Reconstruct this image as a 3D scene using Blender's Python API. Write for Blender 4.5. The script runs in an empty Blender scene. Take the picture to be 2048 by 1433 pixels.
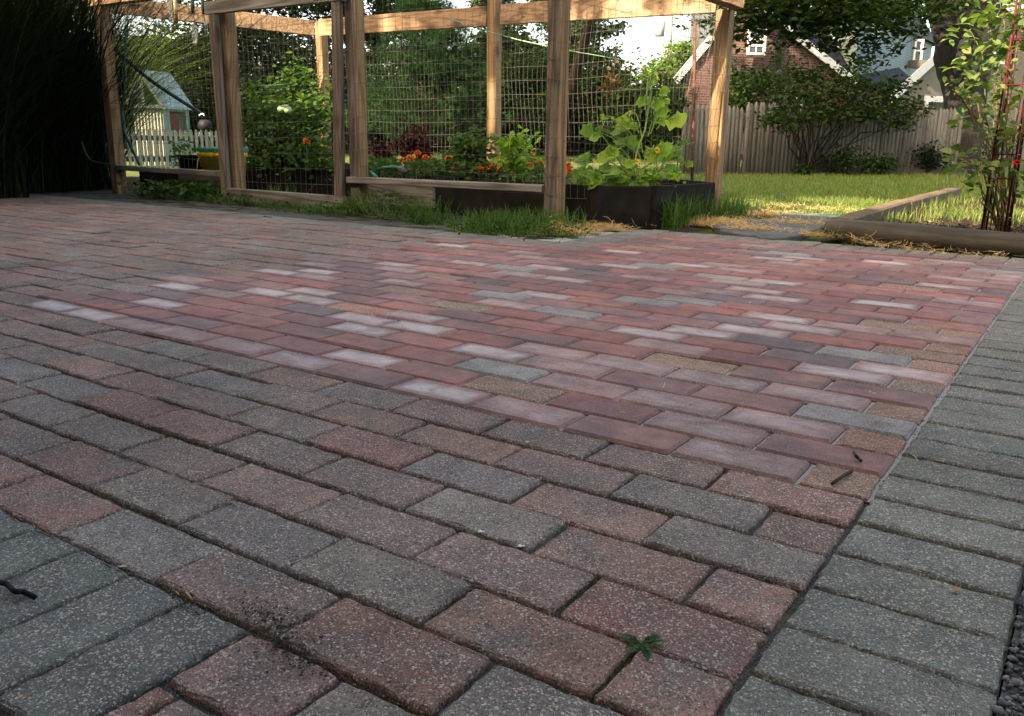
import bpy, math, random
import numpy as np
from mathutils import Vector, Matrix
S = bpy.context.scene
COL = S.collection
R = math.radians
rng = np.random.default_rng(7)
random.seed(7)

# ------------------------------------------------------------------ camera
CF, YAW, PITCH, ROLL = 1722.6, -0.5956, 0.2515, 0.0138
CPOS = np.array([0.2186, -1.3365, 0.4947])
fw = np.array([math.sin(YAW)*math.cos(PITCH), math.cos(YAW)*math.cos(PITCH), -math.sin(PITCH)])
rt = np.array([math.cos(YAW), -math.sin(YAW), 0.0]); up = np.cross(rt, fw)
RT = math.cos(ROLL)*rt + math.sin(ROLL)*up; UP = -math.sin(ROLL)*rt + math.cos(ROLL)*up
cam = bpy.data.cameras.new('camera'); camo = bpy.data.objects.new('camera', cam); COL.objects.link(camo)
cam.sensor_width = 36; cam.lens = 36*CF/2048; cam.clip_end = 500; cam.clip_start = 0.02
M = Matrix(((RT[0], UP[0], -fw[0], CPOS[0]), (RT[1], UP[1], -fw[1], CPOS[1]), (RT[2], UP[2], -fw[2], CPOS[2]), (0, 0, 0, 1)))
camo.matrix_world = M
S.camera = camo

# ------------------------------------------------------------------ light
SUN_EL, SUN_AZ = 38.0, math.atan2(-0.20, -0.98)      # azimuth measured from +y towards +x
w = bpy.data.worlds.new('World'); S.world = w; w.use_nodes = True
nt = w.node_tree; nt.nodes.clear()
sky = nt.nodes.new('ShaderNodeTexSky'); sky.sky_type = 'NISHITA'; sky.sun_disc = False
sky.sun_elevation = R(SUN_EL); sky.sun_rotation = SUN_AZ; sky.air_density = 0.8; sky.dust_density = 4.0; sky.ozone_density = 1.0
bg = nt.nodes.new('ShaderNodeBackground'); bg.inputs['Strength'].default_value = 0.15
wo = nt.nodes.new('ShaderNodeOutputWorld')
wt = nt.nodes.new('ShaderNodeMix'); wt.data_type = 'RGBA'; wt.blend_type = 'MULTIPLY'; wt.inputs[0].default_value = 1.0; wt.inputs[7].default_value = (1.20, 1.02, 0.78, 1)
nt.links.new(sky.outputs[0], wt.inputs[6]); nt.links.new(wt.outputs[2], bg.inputs[0]); nt.links.new(bg.outputs[0], wo.inputs[0])
sl = bpy.data.lights.new('sun', 'SUN'); sl.energy = 3.7; sl.angle = R(0.6); sl.color = (1.0, 0.84, 0.62)
so = bpy.data.objects.new('sun', sl); COL.objects.link(so)
sd = Vector((math.sin(SUN_AZ)*math.cos(R(SUN_EL)), math.cos(SUN_AZ)*math.cos(R(SUN_EL)), math.sin(R(SUN_EL))))
so.rotation_euler = sd.to_track_quat('Z', 'Y').to_euler()
S.view_settings.view_transform = 'Standard'; S.view_settings.look = 'None'
S.view_settings.exposure = 2.75; S.view_settings.gamma = 1.0
S.cycles.max_bounces = 6; S.cycles.transparent_max_bounces = 8

# ------------------------------------------------------------------ helpers
def ray(px, py): return fw + RT*(px-1024)/CF - UP*(py-716.5)/CF
def G(px, py, z=0.0):
    d = ray(px, py); return CPOS + d*((z-CPOS[2])/d[2])
def D(px, py, dep): return CPOS + ray(px, py)*dep
def tag(o, label=None, cat=None, group=None, kind=None):
    if label: o['label'] = label
    if cat: o['category'] = cat
    if group: o['group'] = group
    if kind: o['kind'] = kind
    return o
def empty(name, loc, label=None, cat=None, group=None):
    o = bpy.data.objects.new(name, None); o.location = [float(v) for v in loc]; o.empty_display_size = 0.1
    COL.objects.link(o); return tag(o, label, cat, group)
def worldpos(o):
    p = Vector((0, 0, 0))
    while o: p = p + o.location; o = o.parent
    return p
def link(name, me, mats, parent=None, origin=None):
    """mesh given in world coordinates -> object; origin moves the object's pivot"""
    if not isinstance(mats, (list, tuple)): mats = [mats]
    for m in mats: me.materials.append(m)
    o = bpy.data.objects.new(name, me); COL.objects.link(o)
    org = Vector([float(v) for v in origin]) if origin is not None else Vector((0, 0, 0))
    if origin is not None: me.transform(Matrix.Translation(-org))
    if parent: o.parent = parent; o.location = org - worldpos(parent)
    else: o.location = org
    return o
def npmesh(name, V, F, midx=None, smooth=False):
    V = np.asarray(V, np.float32); F = np.asarray(F, np.int32); k = F.shape[1]
    me = bpy.data.meshes.new(name); me.vertices.add(len(V)); me.vertices.foreach_set('co', V.ravel())
    me.loops.add(F.size); me.loops.foreach_set('vertex_index', F.ravel())
    me.polygons.add(len(F)); me.polygons.foreach_set('loop_start', np.arange(0, F.size, k, dtype=np.int32))
    if midx is not None: me.polygons.foreach_set('material_index', np.asarray(midx, np.int32))
    me.update(calc_edges=True)
    if smooth: me.polygons.foreach_set('use_smooth', np.ones(len(F), bool))
    me.validate(); return me
class MB:
    """collects faces of any size"""
    def __init__(s): s.v = []; s.f = []; s.m = []
    def add(s, V, F, m=0):
        b = len(s.v); s.v += [tuple(float(c) for c in p) for p in V]; s.f += [tuple(i+b for i in f) for f in F]; s.m += [m]*len(F)
    def box(s, c, size, m=0, rot=None):
        hx, hy, hz = [a/2 for a in size]; P = [(x, y, z) for z in (-hz, hz) for y in (-hy, hy) for x in (-hx, hx)]
        P = [Vector(p) for p in P]
        if rot is not None: P = [rot @ p for p in P]
        P = [p+Vector([float(k) for k in c]) for p in P]
        s.add(P, [(0, 2, 3, 1), (4, 5, 7, 6), (0, 1, 5, 4), (2, 6, 7, 3), (0, 4, 6, 2), (1, 3, 7, 5)], m)
    def beam(s, p0, p1, w, h, m=0, upv=(0, 0, 1), ch=0.004):
        """bar from p0 to p1 with eased edges; w sideways, h along upv"""
        p0 = Vector([float(k) for k in p0]); p1 = Vector([float(k) for k in p1]); d = (p1-p0).normalized()
        u = Vector(upv); u = (u-d*u.dot(d)).normalized(); sdd = d.cross(u)
        ring = [(-w/2+ch, -h/2), (w/2-ch, -h/2), (w/2, -h/2+ch), (w/2, h/2-ch), (w/2-ch, h/2), (-w/2+ch, h/2), (-w/2, h/2-ch), (-w/2, -h/2+ch)]
        V = [p0+sdd*a+u*b for a, b in ring]+[p1+sdd*a+u*b for a, b in ring]
        s.add(V, [(i, (i+1) % 8, 8+(i+1) % 8, 8+i) for i in range(8)]+[tuple(range(7, -1, -1)), tuple(range(8, 16))], m)
    def tube(s, pts, rad, n=6, m=0, cap=True):
        pts = [Vector([float(k) for k in p]) for p in pts]
        if not isinstance(rad, (list, tuple, np.ndarray)): rad = [rad]*len(pts)
        V = []; ref = Vector((0.13, 0.21, 0.97))
        for i, p in enumerate(pts):
            d = (pts[min(i+1, len(pts)-1)]-pts[max(i-1, 0)])
            d = d.normalized() if d.length > 1e-9 else Vector((0, 0, 1))
            r_ = ref if abs(d.dot(ref)) < 0.95 else Vector((1, 0, 0))
            a = d.cross(r_).normalized(); b = d.cross(a)
            for k in range(n):
                t = 2*math.pi*k/n; V.append(p+(a*math.cos(t)+b*math.sin(t))*float(rad[i]))
        F = [(i*n+k, i*n+(k+1) % n, (i+1)*n+(k+1) % n, (i+1)*n+k) for i in range(len(pts)-1) for k in range(n)]
        if cap: F += [tuple(range(n-1, -1, -1)), tuple(range((len(pts)-1)*n, len(pts)*n))]
        s.add(V, F, m)
    def lathe(s, prof, c, n=20, m=0, axis=None):
        V = []; q = Matrix.Identity(3) if axis is None else Vector(axis).to_track_quat('Z', 'Y').to_matrix()
        for r, z in prof:
            for k in range(n):
                t = 2*math.pi*k/n; V.append(q @ Vector((r*math.cos(t), r*math.sin(t), z))+Vector([float(k2) for k2 in c]))
        F = [(i*n+k, i*n+(k+1) % n, (i+1)*n+(k+1) % n, (i+1)*n+k) for i in range(len(prof)-1) for k in range(n)]
        s.add(V, F, m)
    def build(s, name, mats, parent=None, smooth=False, origin=None):
        me = bpy.data.meshes.new(name); me.from_pydata(s.v, [], s.f)
        me.polygons.foreach_set('material_index', s.m)
        if smooth: me.polygons.foreach_set('use_smooth', [True]*len(s.f))
        me.update(); return link(name, me, mats, parent, origin)

# ------------------------------------------------------------------ materials
def mat(name):
    m = bpy.data.materials.new(name); m.use_nodes = True
    return m, m.node_tree, m.node_tree.nodes['Principled BSDF']
def N(nt, t, **kw):
    n = nt.nodes.new('ShaderNode'+t)
    for k, v in kw.items():
        if k.startswith('i_'): n.inputs[int(k[2:]) if k[2:].isdigit() else k[2:].replace('_', ' ')].default_value = v
        else: setattr(n, k, v)
    return n
def ramp(nt, src, stops):
    r = nt.nodes.new('ShaderNodeValToRGB'); el = r.color_ramp.elements
    while len(el) < len(stops): el.new(0.5)
    for e, (p, c) in zip(el, stops): e.position = p; e.color = (*c, 1) if len(c) == 3 else c
    nt.links.new(src, r.inputs[0]); return r.outputs[0]
def gray(a): return (a, a, a)
def mixc(nt, fac, a, b, mode='MIX'):
    m = nt.nodes.new('ShaderNodeMix'); m.data_type = 'RGBA'; m.blend_type = mode
    for inp, v in ((m.inputs[0], fac), (m.inputs[6], a), (m.inputs[7], b)):
        if hasattr(v, 'is_linked'): nt.links.new(v, inp)
        else: inp.default_value = v if not isinstance(v, tuple) or len(v) == 4 else (*v, 1)
    return m.outputs[2]
def mth(nt, op, a, b=0.0, c=None):
    m = nt.nodes.new('ShaderNodeMath'); m.operation = op
    for i, v in enumerate((a, b) if c is None else (a, b, c)):
        if hasattr(v, 'is_linked'): nt.links.new(v, m.inputs[i])
        else: m.inputs[i].default_value = v
    return m.outputs[0]
def coords(nt, scale=(1, 1, 1), kind='Object'):
    tc = nt.nodes.new('ShaderNodeTexCoord'); mp = nt.nodes.new('ShaderNodeMapping'); mp.inputs['Scale'].default_value = scale
    nt.links.new(tc.outputs[kind], mp.inputs[0]); return mp.outputs[0]
def noise(nt, vec, scale, detail=3, rough=0.55, dist=0.0):
    n = nt.nodes.new('ShaderNodeTexNoise'); n.inputs['Scale'].default_value = scale; n.inputs['Detail'].default_value = detail
    n.inputs['Roughness'].default_value = rough; n.inputs['Distortion'].default_value = dist
    nt.links.new(vec, n.inputs['Vector']); return n.outputs['Fac']
def bump(nt, b, h, strength, dist):
    n = nt.nodes.new('ShaderNodeBump'); n.inputs['Strength'].default_value = strength; n.inputs['Distance'].default_value = dist
    nt.links.new(h, n.inputs['Height']); nt.links.new(n.outputs[0], b.inputs['Normal'])
def plain(name, c, rough=0.7, metal=0.0, var=0.12, scale=30, bmp=0.0):
    m, nt, b = mat(name); v = coords(nt)
    n = noise(nt, v, scale, 4)
    lo = tuple(x*(1-var) for x in c); hi = tuple(min(1, x*(1+var)) for x in c)
    nt.links.new(ramp(nt, n, [(0.3, lo), (0.7, hi)]), b.inputs['Base Color'])
    b.inputs['Roughness'].default_value = rough; b.inputs['Metallic'].default_value = metal; b.inputs['Specular IOR Level'].default_value = 0.4 if rough < 0.5 else 0.12
    if bmp: bump(nt, b, n, 0.5, bmp)
    return m
def leafmat(name, stops, trans=0.35, rough=0.55, tcol=None, spec=0.16):
    """stops: colours spread over the leaves of one plant"""
    m, nt, b = mat(name)
    g = nt.nodes.new('ShaderNodeNewGeometry')
    c = ramp(nt, g.outputs['Random Per Island'], [(i/max(1, len(stops)-1), s) for i, s in enumerate(stops)])
    nt.links.new(c, b.inputs['Base Color']); b.inputs['Roughness'].default_value = rough
    b.inputs['Specular IOR Level'].default_value = spec
    t = nt.nodes.new('ShaderNodeBsdfTranslucent')
    nt.links.new(mixc(nt, 1.0, c, tcol or (1.6, 1.7, 0.7), 'MULTIPLY'), t.inputs[0])
    mx = nt.nodes.new('ShaderNodeMixShader'); mx.inputs[0].default_value = trans
    out = nt.nodes['Material Output']
    nt.links.new(b.outputs[0], mx.inputs[1]); nt.links.new(t.outputs[0], mx.inputs[2]); nt.links.new(mx.outputs[0], out.inputs[0])
    return m
def woodmat(name, c1, c2, dark=(0.05, 0.03, 0.02), along='X', rough=0.8, gs=1.0):
    """sawn softwood, grain running along one axis of object space, cathedral figure and knots"""
    m, nt, b = mat(name)
    L = 0.5; sc = {'X': (L, 9, 9), 'Y': (9, L, 9), 'Z': (9, 9, L)}[along]
    oi = nt.nodes.new('ShaderNodeObjectInfo'); tc = nt.nodes.new('ShaderNodeTexCoord')
    ad = nt.nodes.new('ShaderNodeVectorMath'); ad.operation = 'ADD'
    sc2 = nt.nodes.new('ShaderNodeVectorMath'); sc2.operation = 'SCALE'; sc2.inputs[0].default_value = (7.1, 3.3, 5.7)
    nt.links.new(oi.outputs['Random'], sc2.inputs['Scale'])
    nt.links.new(tc.outputs['Object'], ad.inputs[0]); nt.links.new(sc2.outputs[0], ad.inputs[1])
    mp = nt.nodes.new('ShaderNodeMapping'); mp.inputs['Scale'].default_value = sc; nt.links.new(ad.outputs[0], mp.inputs[0])
    n1 = noise(nt, mp.outputs[0], 0.75*gs, 2, 0.5, 0.3)
    rings = mth(nt, 'SINE', mth(nt, 'MULTIPLY', n1, 62.0))
    rings = mth(nt, 'MULTIPLY_ADD', rings, 0.5, 0.5)
    mp2 = nt.nodes.new('ShaderNodeMapping'); mp2.inputs['Scale'].default_value = tuple(x*(14 if x > 1 else 4) for x in sc); nt.links.new(ad.outputs[0], mp2.inputs[0])
    fib = noise(nt, mp2.outputs[0], 2.0, 4, 0.7)
    n3 = noise(nt, ad.outputs[0], 3.0, 3, 0.6)
    c = mixc(nt, mth(nt, 'MULTIPLY', mth(nt, 'POWER', rings, 2.0), 0.75), c1, c2)
    c = mixc(nt, 1.0, c, ramp(nt, fib, [(0.3, gray(0.62)), (0.6, gray(1.05))]), 'MULTIPLY')
    c = mixc(nt, 1.0, c, ramp(nt, n3, [(0.3, gray(0.75)), (0.65, gray(1.1))]), 'MULTIPLY')
    vo = nt.nodes.new('ShaderNodeTexVoronoi'); vo.inputs['Scale'].default_value = 0.55
    mp3 = nt.nodes.new('ShaderNodeMapping'); mp3.inputs['Scale'].default_value = tuple({0.5: 6}.get(x, 12) for x in sc); nt.links.new(ad.outputs[0], mp3.inputs[0])
    nt.links.new(mp3.outputs[0], vo.inputs['Vector'])
    kn = ramp(nt, vo.outputs['Distance'], [(0.10, gray(1)), (0.27, gray(0))])
    c = mixc(nt, mth(nt, 'MULTIPLY', kn, 0.8), c, dark)
    ck = ramp(nt, noise(nt, mp2.outputs[0], 0.55, 2, 0.5), [(0.345, gray(1)), (0.375, gray(0))])
    c = mixc(nt, mth(nt, 'MULTIPLY', ck, 0.75), c, dark)
    nt.links.new(c, b.inputs['Base Color']); b.inputs['Roughness'].default_value = rough; b.inputs['Specular IOR Level'].default_value = 0.2
    bump(nt, b, mth(nt, 'ADD', mth(nt, 'MULTIPLY', rings, 0.4), fib), 0.5, 0.0015)
    return m

MT = {}
MT['wood'] = woodmat('wood_orange_softwood', (0.31, 0.20, 0.10), (0.145, 0.083, 0.038), along='Z')
MT['woodx'] = woodmat('wood_orange_softwood_board', (0.38, 0.25, 0.14), (0.19, 0.11, 0.055), along='X')
MT['grey'] = woodmat('wood_weathered_grey', (0.175, 0.148, 0.112), (0.062, 0.050, 0.037), along='Z')
MT['greyx'] = woodmat('wood_weathered_grey_board', (0.24, 0.225, 0.185), (0.075, 0.066, 0.053), along='X')
MT['log'] = woodmat('log_weathered', (0.085, 0.078, 0.060), (0.035, 0.032, 0.025), along='X', gs=0.6)
MT['timber'] = woodmat('timber_tan', (0.13, 0.090, 0.050), (0.07, 0.047, 0.026), along='X')
MT['picket'] = woodmat('picket_grey', (0.22, 0.20, 0.165), (0.12, 0.10, 0.08), along='Z', gs=0.7)
MT['blackboard'] = plain('black_recycled_board', (0.0135, 0.0118, 0.0095), 0.9, var=0.45, scale=9, bmp=0.004)
MT['wire'] = plain('galvanised_wire', (0.11, 0.105, 0.08), 0.5, 0.3, 0.3, 60)
MT['soil'] = plain('soil', (0.035, 0.022, 0.014), 0.95, var=0.6, scale=60, bmp=0.02)
MT['darkmetal'] = plain('dark_metal', (0.012, 0.013, 0.014), 0.6, 0.0)
MT['steel'] = plain('dull_steel', (0.10, 0.11, 0.11), 0.6, 0.3)
MT['hose'] = plain('green_rubber', (0.02, 0.16, 0.09), 0.4, var=0.1)
MT['hosedark'] = plain('dark_green_rubber', (0.012, 0.045, 0.03), 0.45, var=0.1)
MT['twine'] = plain('pale_green_twine', (0.35, 0.5, 0.3), 0.8)
MT['stem'] = plain('green_stem', (0.16, 0.24, 0.05), 0.6)
MT['bark'] = plain('shrub_bark', (0.022, 0.016, 0.011), 0.9, var=0.4, scale=40, bmp=0.004)
MT['white'] = plain('white_paint', (0.62, 0.62, 0.58), 0.6, var=0.06)
MT['glass'] = plain('dark_window_glass', (0.03, 0.04, 0.05), 0.08)
MT['roofdark'] = plain('dark_shingles', (0.022, 0.026, 0.034), 0.9, var=0.25, scale=9)

def pavermat():
    m, nt, b = mat('concrete_pavers')
    v = coords(nt)
    at = N(nt, 'Attribute', attribute_name='col'); ae = N(nt, 'Attribute', attribute_name='fx')
    sp = N(nt, 'SeparateColor'); nt.links.new(ae.outputs['Color'], sp.inputs[0])
    age, eff, rnd = sp.outputs[0], sp.outputs[1], sp.outputs[2]
    c = at.outputs['Color']
    # mottling inside one paver
    n1 = noise(nt, v, 17, 4, 0.6)
    c = mixc(nt, 1.0, c, ramp(nt, n1, [(0.28, gray(0.70)), (0.72, gray(1.25))]), 'MULTIPLY')
    n1b = noise(nt, v, 9, 3, 0.6, 0.5)
    c = mixc(nt, mth(nt, 'MULTIPLY', ramp(nt, n1b, [(0.46, gray(0)), (0.68, gray(0.75))]), rnd), c, (0.125, 0.112, 0.100))
    fl_ = noise(nt, coords(nt, (5, 8, 5)), 1.0, 4, 0.6, 0.6)
    c = mixc(nt, mth(nt, 'MULTIPLY', ramp(nt, fl_, [(0.46, gray(0)), (0.62, gray(0.65))]), mth(nt, 'SUBTRACT', 1.0, age)), c, (0.095, 0.078, 0.080))
    # fine sand grain
    n2 = noise(nt, v, 420, 2, 0.7)
    c = mixc(nt, 1.0, c, ramp(nt, n2, [(0.25, gray(0.62)), (0.75, gray(1.38))]), 'MULTIPLY')
    # exposed aggregate
    vd = N(nt, 'VectorMath', operation='MULTIPLY_ADD'); nd = N(nt, 'TexNoise'); nd.inputs['Scale'].default_value = 260; nt.links.new(v, nd.inputs['Vector'])
    nt.links.new(nd.outputs['Color'], vd.inputs[0]); vd.inputs[1].default_value = (0.0035,)*3; nt.links.new(v, vd.inputs[2])
    def chips(scale, thr, keep, stops, inp, amount):
        vo = N(nt, 'TexVoronoi'); vo.inputs['Scale'].default_value = scale; vo.inputs['Randomness'].default_value = 1
        nt.links.new(vd.outputs[0], vo.inputs['Vector'])
        s2 = N(nt, 'SeparateColor'); nt.links.new(vo.outputs['Color'], s2.inputs[0])
        k = mth(nt, 'MULTIPLY', mth(nt, 'LESS_THAN', vo.outputs['Distance'], mth(nt, 'MULTIPLY_ADD', s2.outputs[1], thr*0.7, thr*0.5)), mth(nt, 'LESS_THAN', s2.outputs[0], keep))
        k = mth(nt, 'MULTIPLY', k, amount)
        return mixc(nt, k, inp, ramp(nt, s2.outputs[2], stops)), k
    age2 = mth(nt, 'MULTIPLY_ADD', age, 0.85, 0.06)
    c, k0 = chips(440, 0.60, 0.70, [(0.0, (0.022, 0.023, 0.024)), (0.3, (0.06, 0.06, 0.062)), (0.5, (0.16, 0.15, 0.14)), (0.68, (0.32, 0.24, 0.19)), (0.85, (0.48, 0.43, 0.36)), (1.0, (0.62, 0.56, 0.49))], c, mth(nt, 'MULTIPLY', age2, 0.80))
    c, k1 = chips(230, 0.38, 0.22, [(0.0, (0.42, 0.38, 0.31)), (0.3, (0.40, 0.26, 0.18)), (0.55, (0.50, 0.47, 0.43)), (0.75, (0.03, 0.032, 0.035)), (1.0, (0.5, 0.42, 0.3))], c, mth(nt, 'MULTIPLY', age2, 0.95))
    # lime bloom on the newer pavers: irregular pale blotches
    n3 = noise(nt, coords(nt, (9, 15, 9)), 1.0, 6, 0.72, 1.0)
    e = mth(nt, 'MULTIPLY', ramp(nt, mth(nt, 'ADD', n3, mth(nt, 'MULTIPLY_ADD', eff, 0.38, -0.38)), [(0.24, gray(0)), (0.60, gray(1))]), eff)
    c = mixc(nt, mth(nt, 'MULTIPLY', e, 0.85), c, (0.46, 0.42, 0.40))
    st = noise(nt, v, 1.1, 5, 0.65, 0.4)
    c = mixc(nt, 1.0, c, ramp(nt, st, [(0.34, gray(0.80)), (0.50, gray(1.05)), (0.7, gray(1.16))]), 'MULTIPLY')
    sp2 = noise(nt, v, 34, 3, 0.6)
    c = mixc(nt, mth(nt, 'MULTIPLY', ramp(nt, sp2, [(0.66, gray(0)), (0.72, gray(0.55))]), age), c, (0.045, 0.043, 0.038))
    # general dust near joints
    n4 = noise(nt, v, 2.2, 4, 0.6)
    c = mixc(nt, 1.0, c, ramp(nt, n4, [(0.3, gray(0.86)), (0.7, gray(1.10))]), 'MULTIPLY')
    nt.links.new(c, b.inputs['Base Color'])
    b.inputs['Specular IOR Level'].default_value = 0.20
    nt.links.new(mth(nt, 'MULTIPLY_ADD', age, 0.12, 0.72), b.inputs['Roughness'])
    h = mth(nt, 'ADD', mth(nt, 'MULTIPLY', n2, 1.0), mth(nt, 'MULTIPLY', k0, 0.35))
    h = mth(nt, 'ADD', h, mth(nt, 'MULTIPLY', noise(nt, v, 110, 3, 0.6), 1.2))
    h = mth(nt, 'MULTIPLY', h, mth(nt, 'MULTIPLY_ADD', age, 0.75, 0.25))
    bump(nt, b, h, 0.9, 0.0026)
    return m
MT['paver'] = pavermat()

# ------------------------------------------------------------------ vector foliage tools
def rotmats(n, upbias=0.6, rg=rng, azim=None):
    """frames: x along the leaf, z leaf normal, normals biased upwards"""
    nz = rg.normal(size=(n, 3)); nz[:, 2] = np.abs(nz[:, 2]); nz /= np.linalg.norm(nz, axis=1)[:, None]
    nz = nz*(1-upbias)+np.array([0, 0, 1.0])*upbias; nz /= np.linalg.norm(nz, axis=1)[:, None]
    a = rg.uniform(0, 2*np.pi, n) if azim is None else azim
    x = np.stack([np.cos(a), np.sin(a), np.zeros(n)], 1); x -= nz*np.sum(x*nz, 1)[:, None]; x /= np.linalg.norm(x, axis=1)[:, None]
    return np.stack([x, np.cross(nz, x), nz], 1)        # rows = axes
def scatter(T, F, pos, rot, size):
    T = np.asarray(T, float); F = np.asarray(F, int); n = len(pos)
    size = np.asarray(size, float); size = size.reshape(n, 1, -1) if size.ndim else np.full((n, 1, 1), float(size))
    V = np.einsum('tk,nkj->ntj', T, rot)*size + pos[:, None, :]
    FF = (F[None]+(np.arange(n)*len(T))[:, None, None]).reshape(-1, F.shape[1])
    return V.reshape(-1, 3), FF
# leaf templates, x = length
LD = ([(0, 0, 0), (0.5, 0.28, 0.06), (1, 0, -0.05), (0.5, -0.28, 0.06)], [(0, 1, 2), (0, 2, 3)])
LO = ([(0, 0, 0), (0.25, 0.27, 0.05), (0.62, 0.27, 0.05), (1, 0, -0.12), (0.62, -0.27, 0.05), (0.25, -0.27, 0.05), (0.5, 0, -0.02)],
      [(0, 6, 1), (1, 6, 2), (2, 6, 3), (3, 6, 4), (4, 6, 5), (5, 6, 0)])
def lobed(n=14, lob=0.16, pts=5, cup=0.10):
    V = [(0.08, 0, -0.03)]; 
    for k in range(n):
        t = -math.pi+2*math.pi*(k+0.5)/n
        r = 0.5*(1+lob*math.cos(pts*t)+0.05*math.cos(3*n*t)) * (0.86 if k % 2 else 1.0)
        if abs(abs(t)-math.pi) < 0.3: r *= 0.35
        V.append((0.42+r*math.cos(t)*1.08, r*math.sin(t)*1.02, cup*math.sin(2*t)*r*0.5-0.16*r*r))
    return V, [(0, 1+k, 1+(k+1) % n) for k in range(n)]
LC = lobed()
LN = ([(0, -0.03, 0), (0.5, -0.035, 0.02), (1, 0, -0.06), (0.5, 0.035, 0.02), (0, 0.03, 0)], [(0, 1, 3), (0, 3, 4), (1, 2, 3)])
def blades(base, h, lean, az, wid, seg=4, droop=1.0, rg=rng):
    """grass blades: curved strips of quads"""
    n = len(base); t = np.linspace(0, 1, seg+1)[None, :]
    d = np.stack([np.cos(az), np.sin(az)], 1)
    out = (lean[:, None]*(t**(1.6)))                       # horizontal travel
    z = h[:, None]*(t - 0.30*droop*(lean/np.maximum(h, 1e-4))[:, None]*t**2.6)
    ctr = base[:, None, :] + np.stack([d[:, :1]*out, d[:, 1:]*out, z], 2)
    wv = np.stack([-d[:, 1], d[:, 0], np.zeros(n)], 1)
    ww = wid[:, None]*np.clip(1.05-t**2.2, 0.06, 1)*0.5
    A = ctr+wv[:, None, :]*ww[..., None]; B = ctr-wv[:, None, :]*ww[..., None]
    V = np.stack([A, B], 2).reshape(n, -1, 3)
    F = []
    for i in range(seg): F.append((2*i, 2*i+1, 2*i+3, 2*i+2))
    F = np.array(F)[None]+(np.arange(n)*(2*(seg+1)))[:, None, None]
    return V.reshape(-1, 3), F.reshape(-1, 4)
def join(parts):
    V = []; F = []; b = 0
    for v, f in parts: V.append(v); F.append(np.asarray(f)+b); b += len(v)
    return np.concatenate(V), np.concatenate(F)

# ================================================================== PATIO
PU, PV = 0.103, 0.104
C_OLDRED = [(0.148, 0.083, 0.066), (0.156, 0.088, 0.068), (0.140, 0.082, 0.066), (0.134, 0.080, 0.066), (0.148, 0.074, 0.061)]
C_OLDGREY = [(0.122, 0.100, 0.085), (0.130, 0.101, 0.084), (0.112, 0.095, 0.083)]
C_MIX = [(0.125, 0.086, 0.070), (0.132, 0.088, 0.071), (0.117, 0.083, 0.069)]
C_NEW = [(0.138, 0.060, 0.051), (0.125, 0.057, 0.050), (0.150, 0.064, 0.053), (0.112, 0.058, 0.054), (0.086, 0.062, 0.063), (0.148, 0.066, 0.054), (0.128, 0.068, 0.060), (0.118, 0.066, 0.060)]
C_PINK = [(0.155, 0.092, 0.083), (0.145, 0.092, 0.084)]
C_TAN = [(0.16, 0.100, 0.066), (0.145, 0.105, 0.074), (0.175, 0.092, 0.062)]
C_BORDER = [(0.082, 0.084, 0.070), (0.087, 0.088, 0.072), (0.078, 0.081, 0.068), (0.088, 0.087, 0.072)]
SEEN = {(-1,-11):'W',(-1,-10):'W',(-1,-9):'P',(-1,-8):'P',(-1,-7):'P',(-1,-6):'P',(-1,-5):'N',(-1,-4):'W',(-1,-3):'P',(-1,-2):'N',(-1,-1):'P',(0,-2):'P',(0,-1):'N',(1,-1):'P',(1,0):'T',(-1,0):'T',
 (0,-3):'N',(2,-1):'G',(3,-11):'W',(1,-10):'W',(8,-11):'W',(7,-11):'W',(17,-11):'W',(11,-10):'W',(13,-9):'W',(13,-8):'G',(4,-10):'W',(5,-9):'W',(4,-9):'W',(3,-7):'W',(4,-7):'W',(2,-7):'W',(7,-5):'G',
 (9,-6):'W',(14,-8):'W',(20,-8):'W',(16,-7):'W',(14,-4):'W',(13,-3):'W',(18,-6):'W',(10,-3):'W',(9,-2):'W',(8,-3):'W',(2,-5):'W',(3,-3):'P',(1,-3):'P',(6,-1):'W',
 (5,-1):'W',(19,-1):'W',(14,-2):'W',(22,-5):'W',(16,-4):'W',(23,-4):'W',(24,-3):'W',(6,-4):'W',(1,-2):'P',(1,-4):'G',(0,-6):'W',(3,-2):'P',(11,-1):'T',(10,-1):'P',(8,-7):'G',
 (0,-4):'T',(3,0):'T',(5,0):'T',(7,0):'T',(9,0):'T',(11,0):'T',(8,-1):'T',(4,-3):'T',(2,-2):'N'}
PB = {'V': [], 'F': [], 'C': [], 'X': []}
prg = np.random.default_rng(11)
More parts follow.
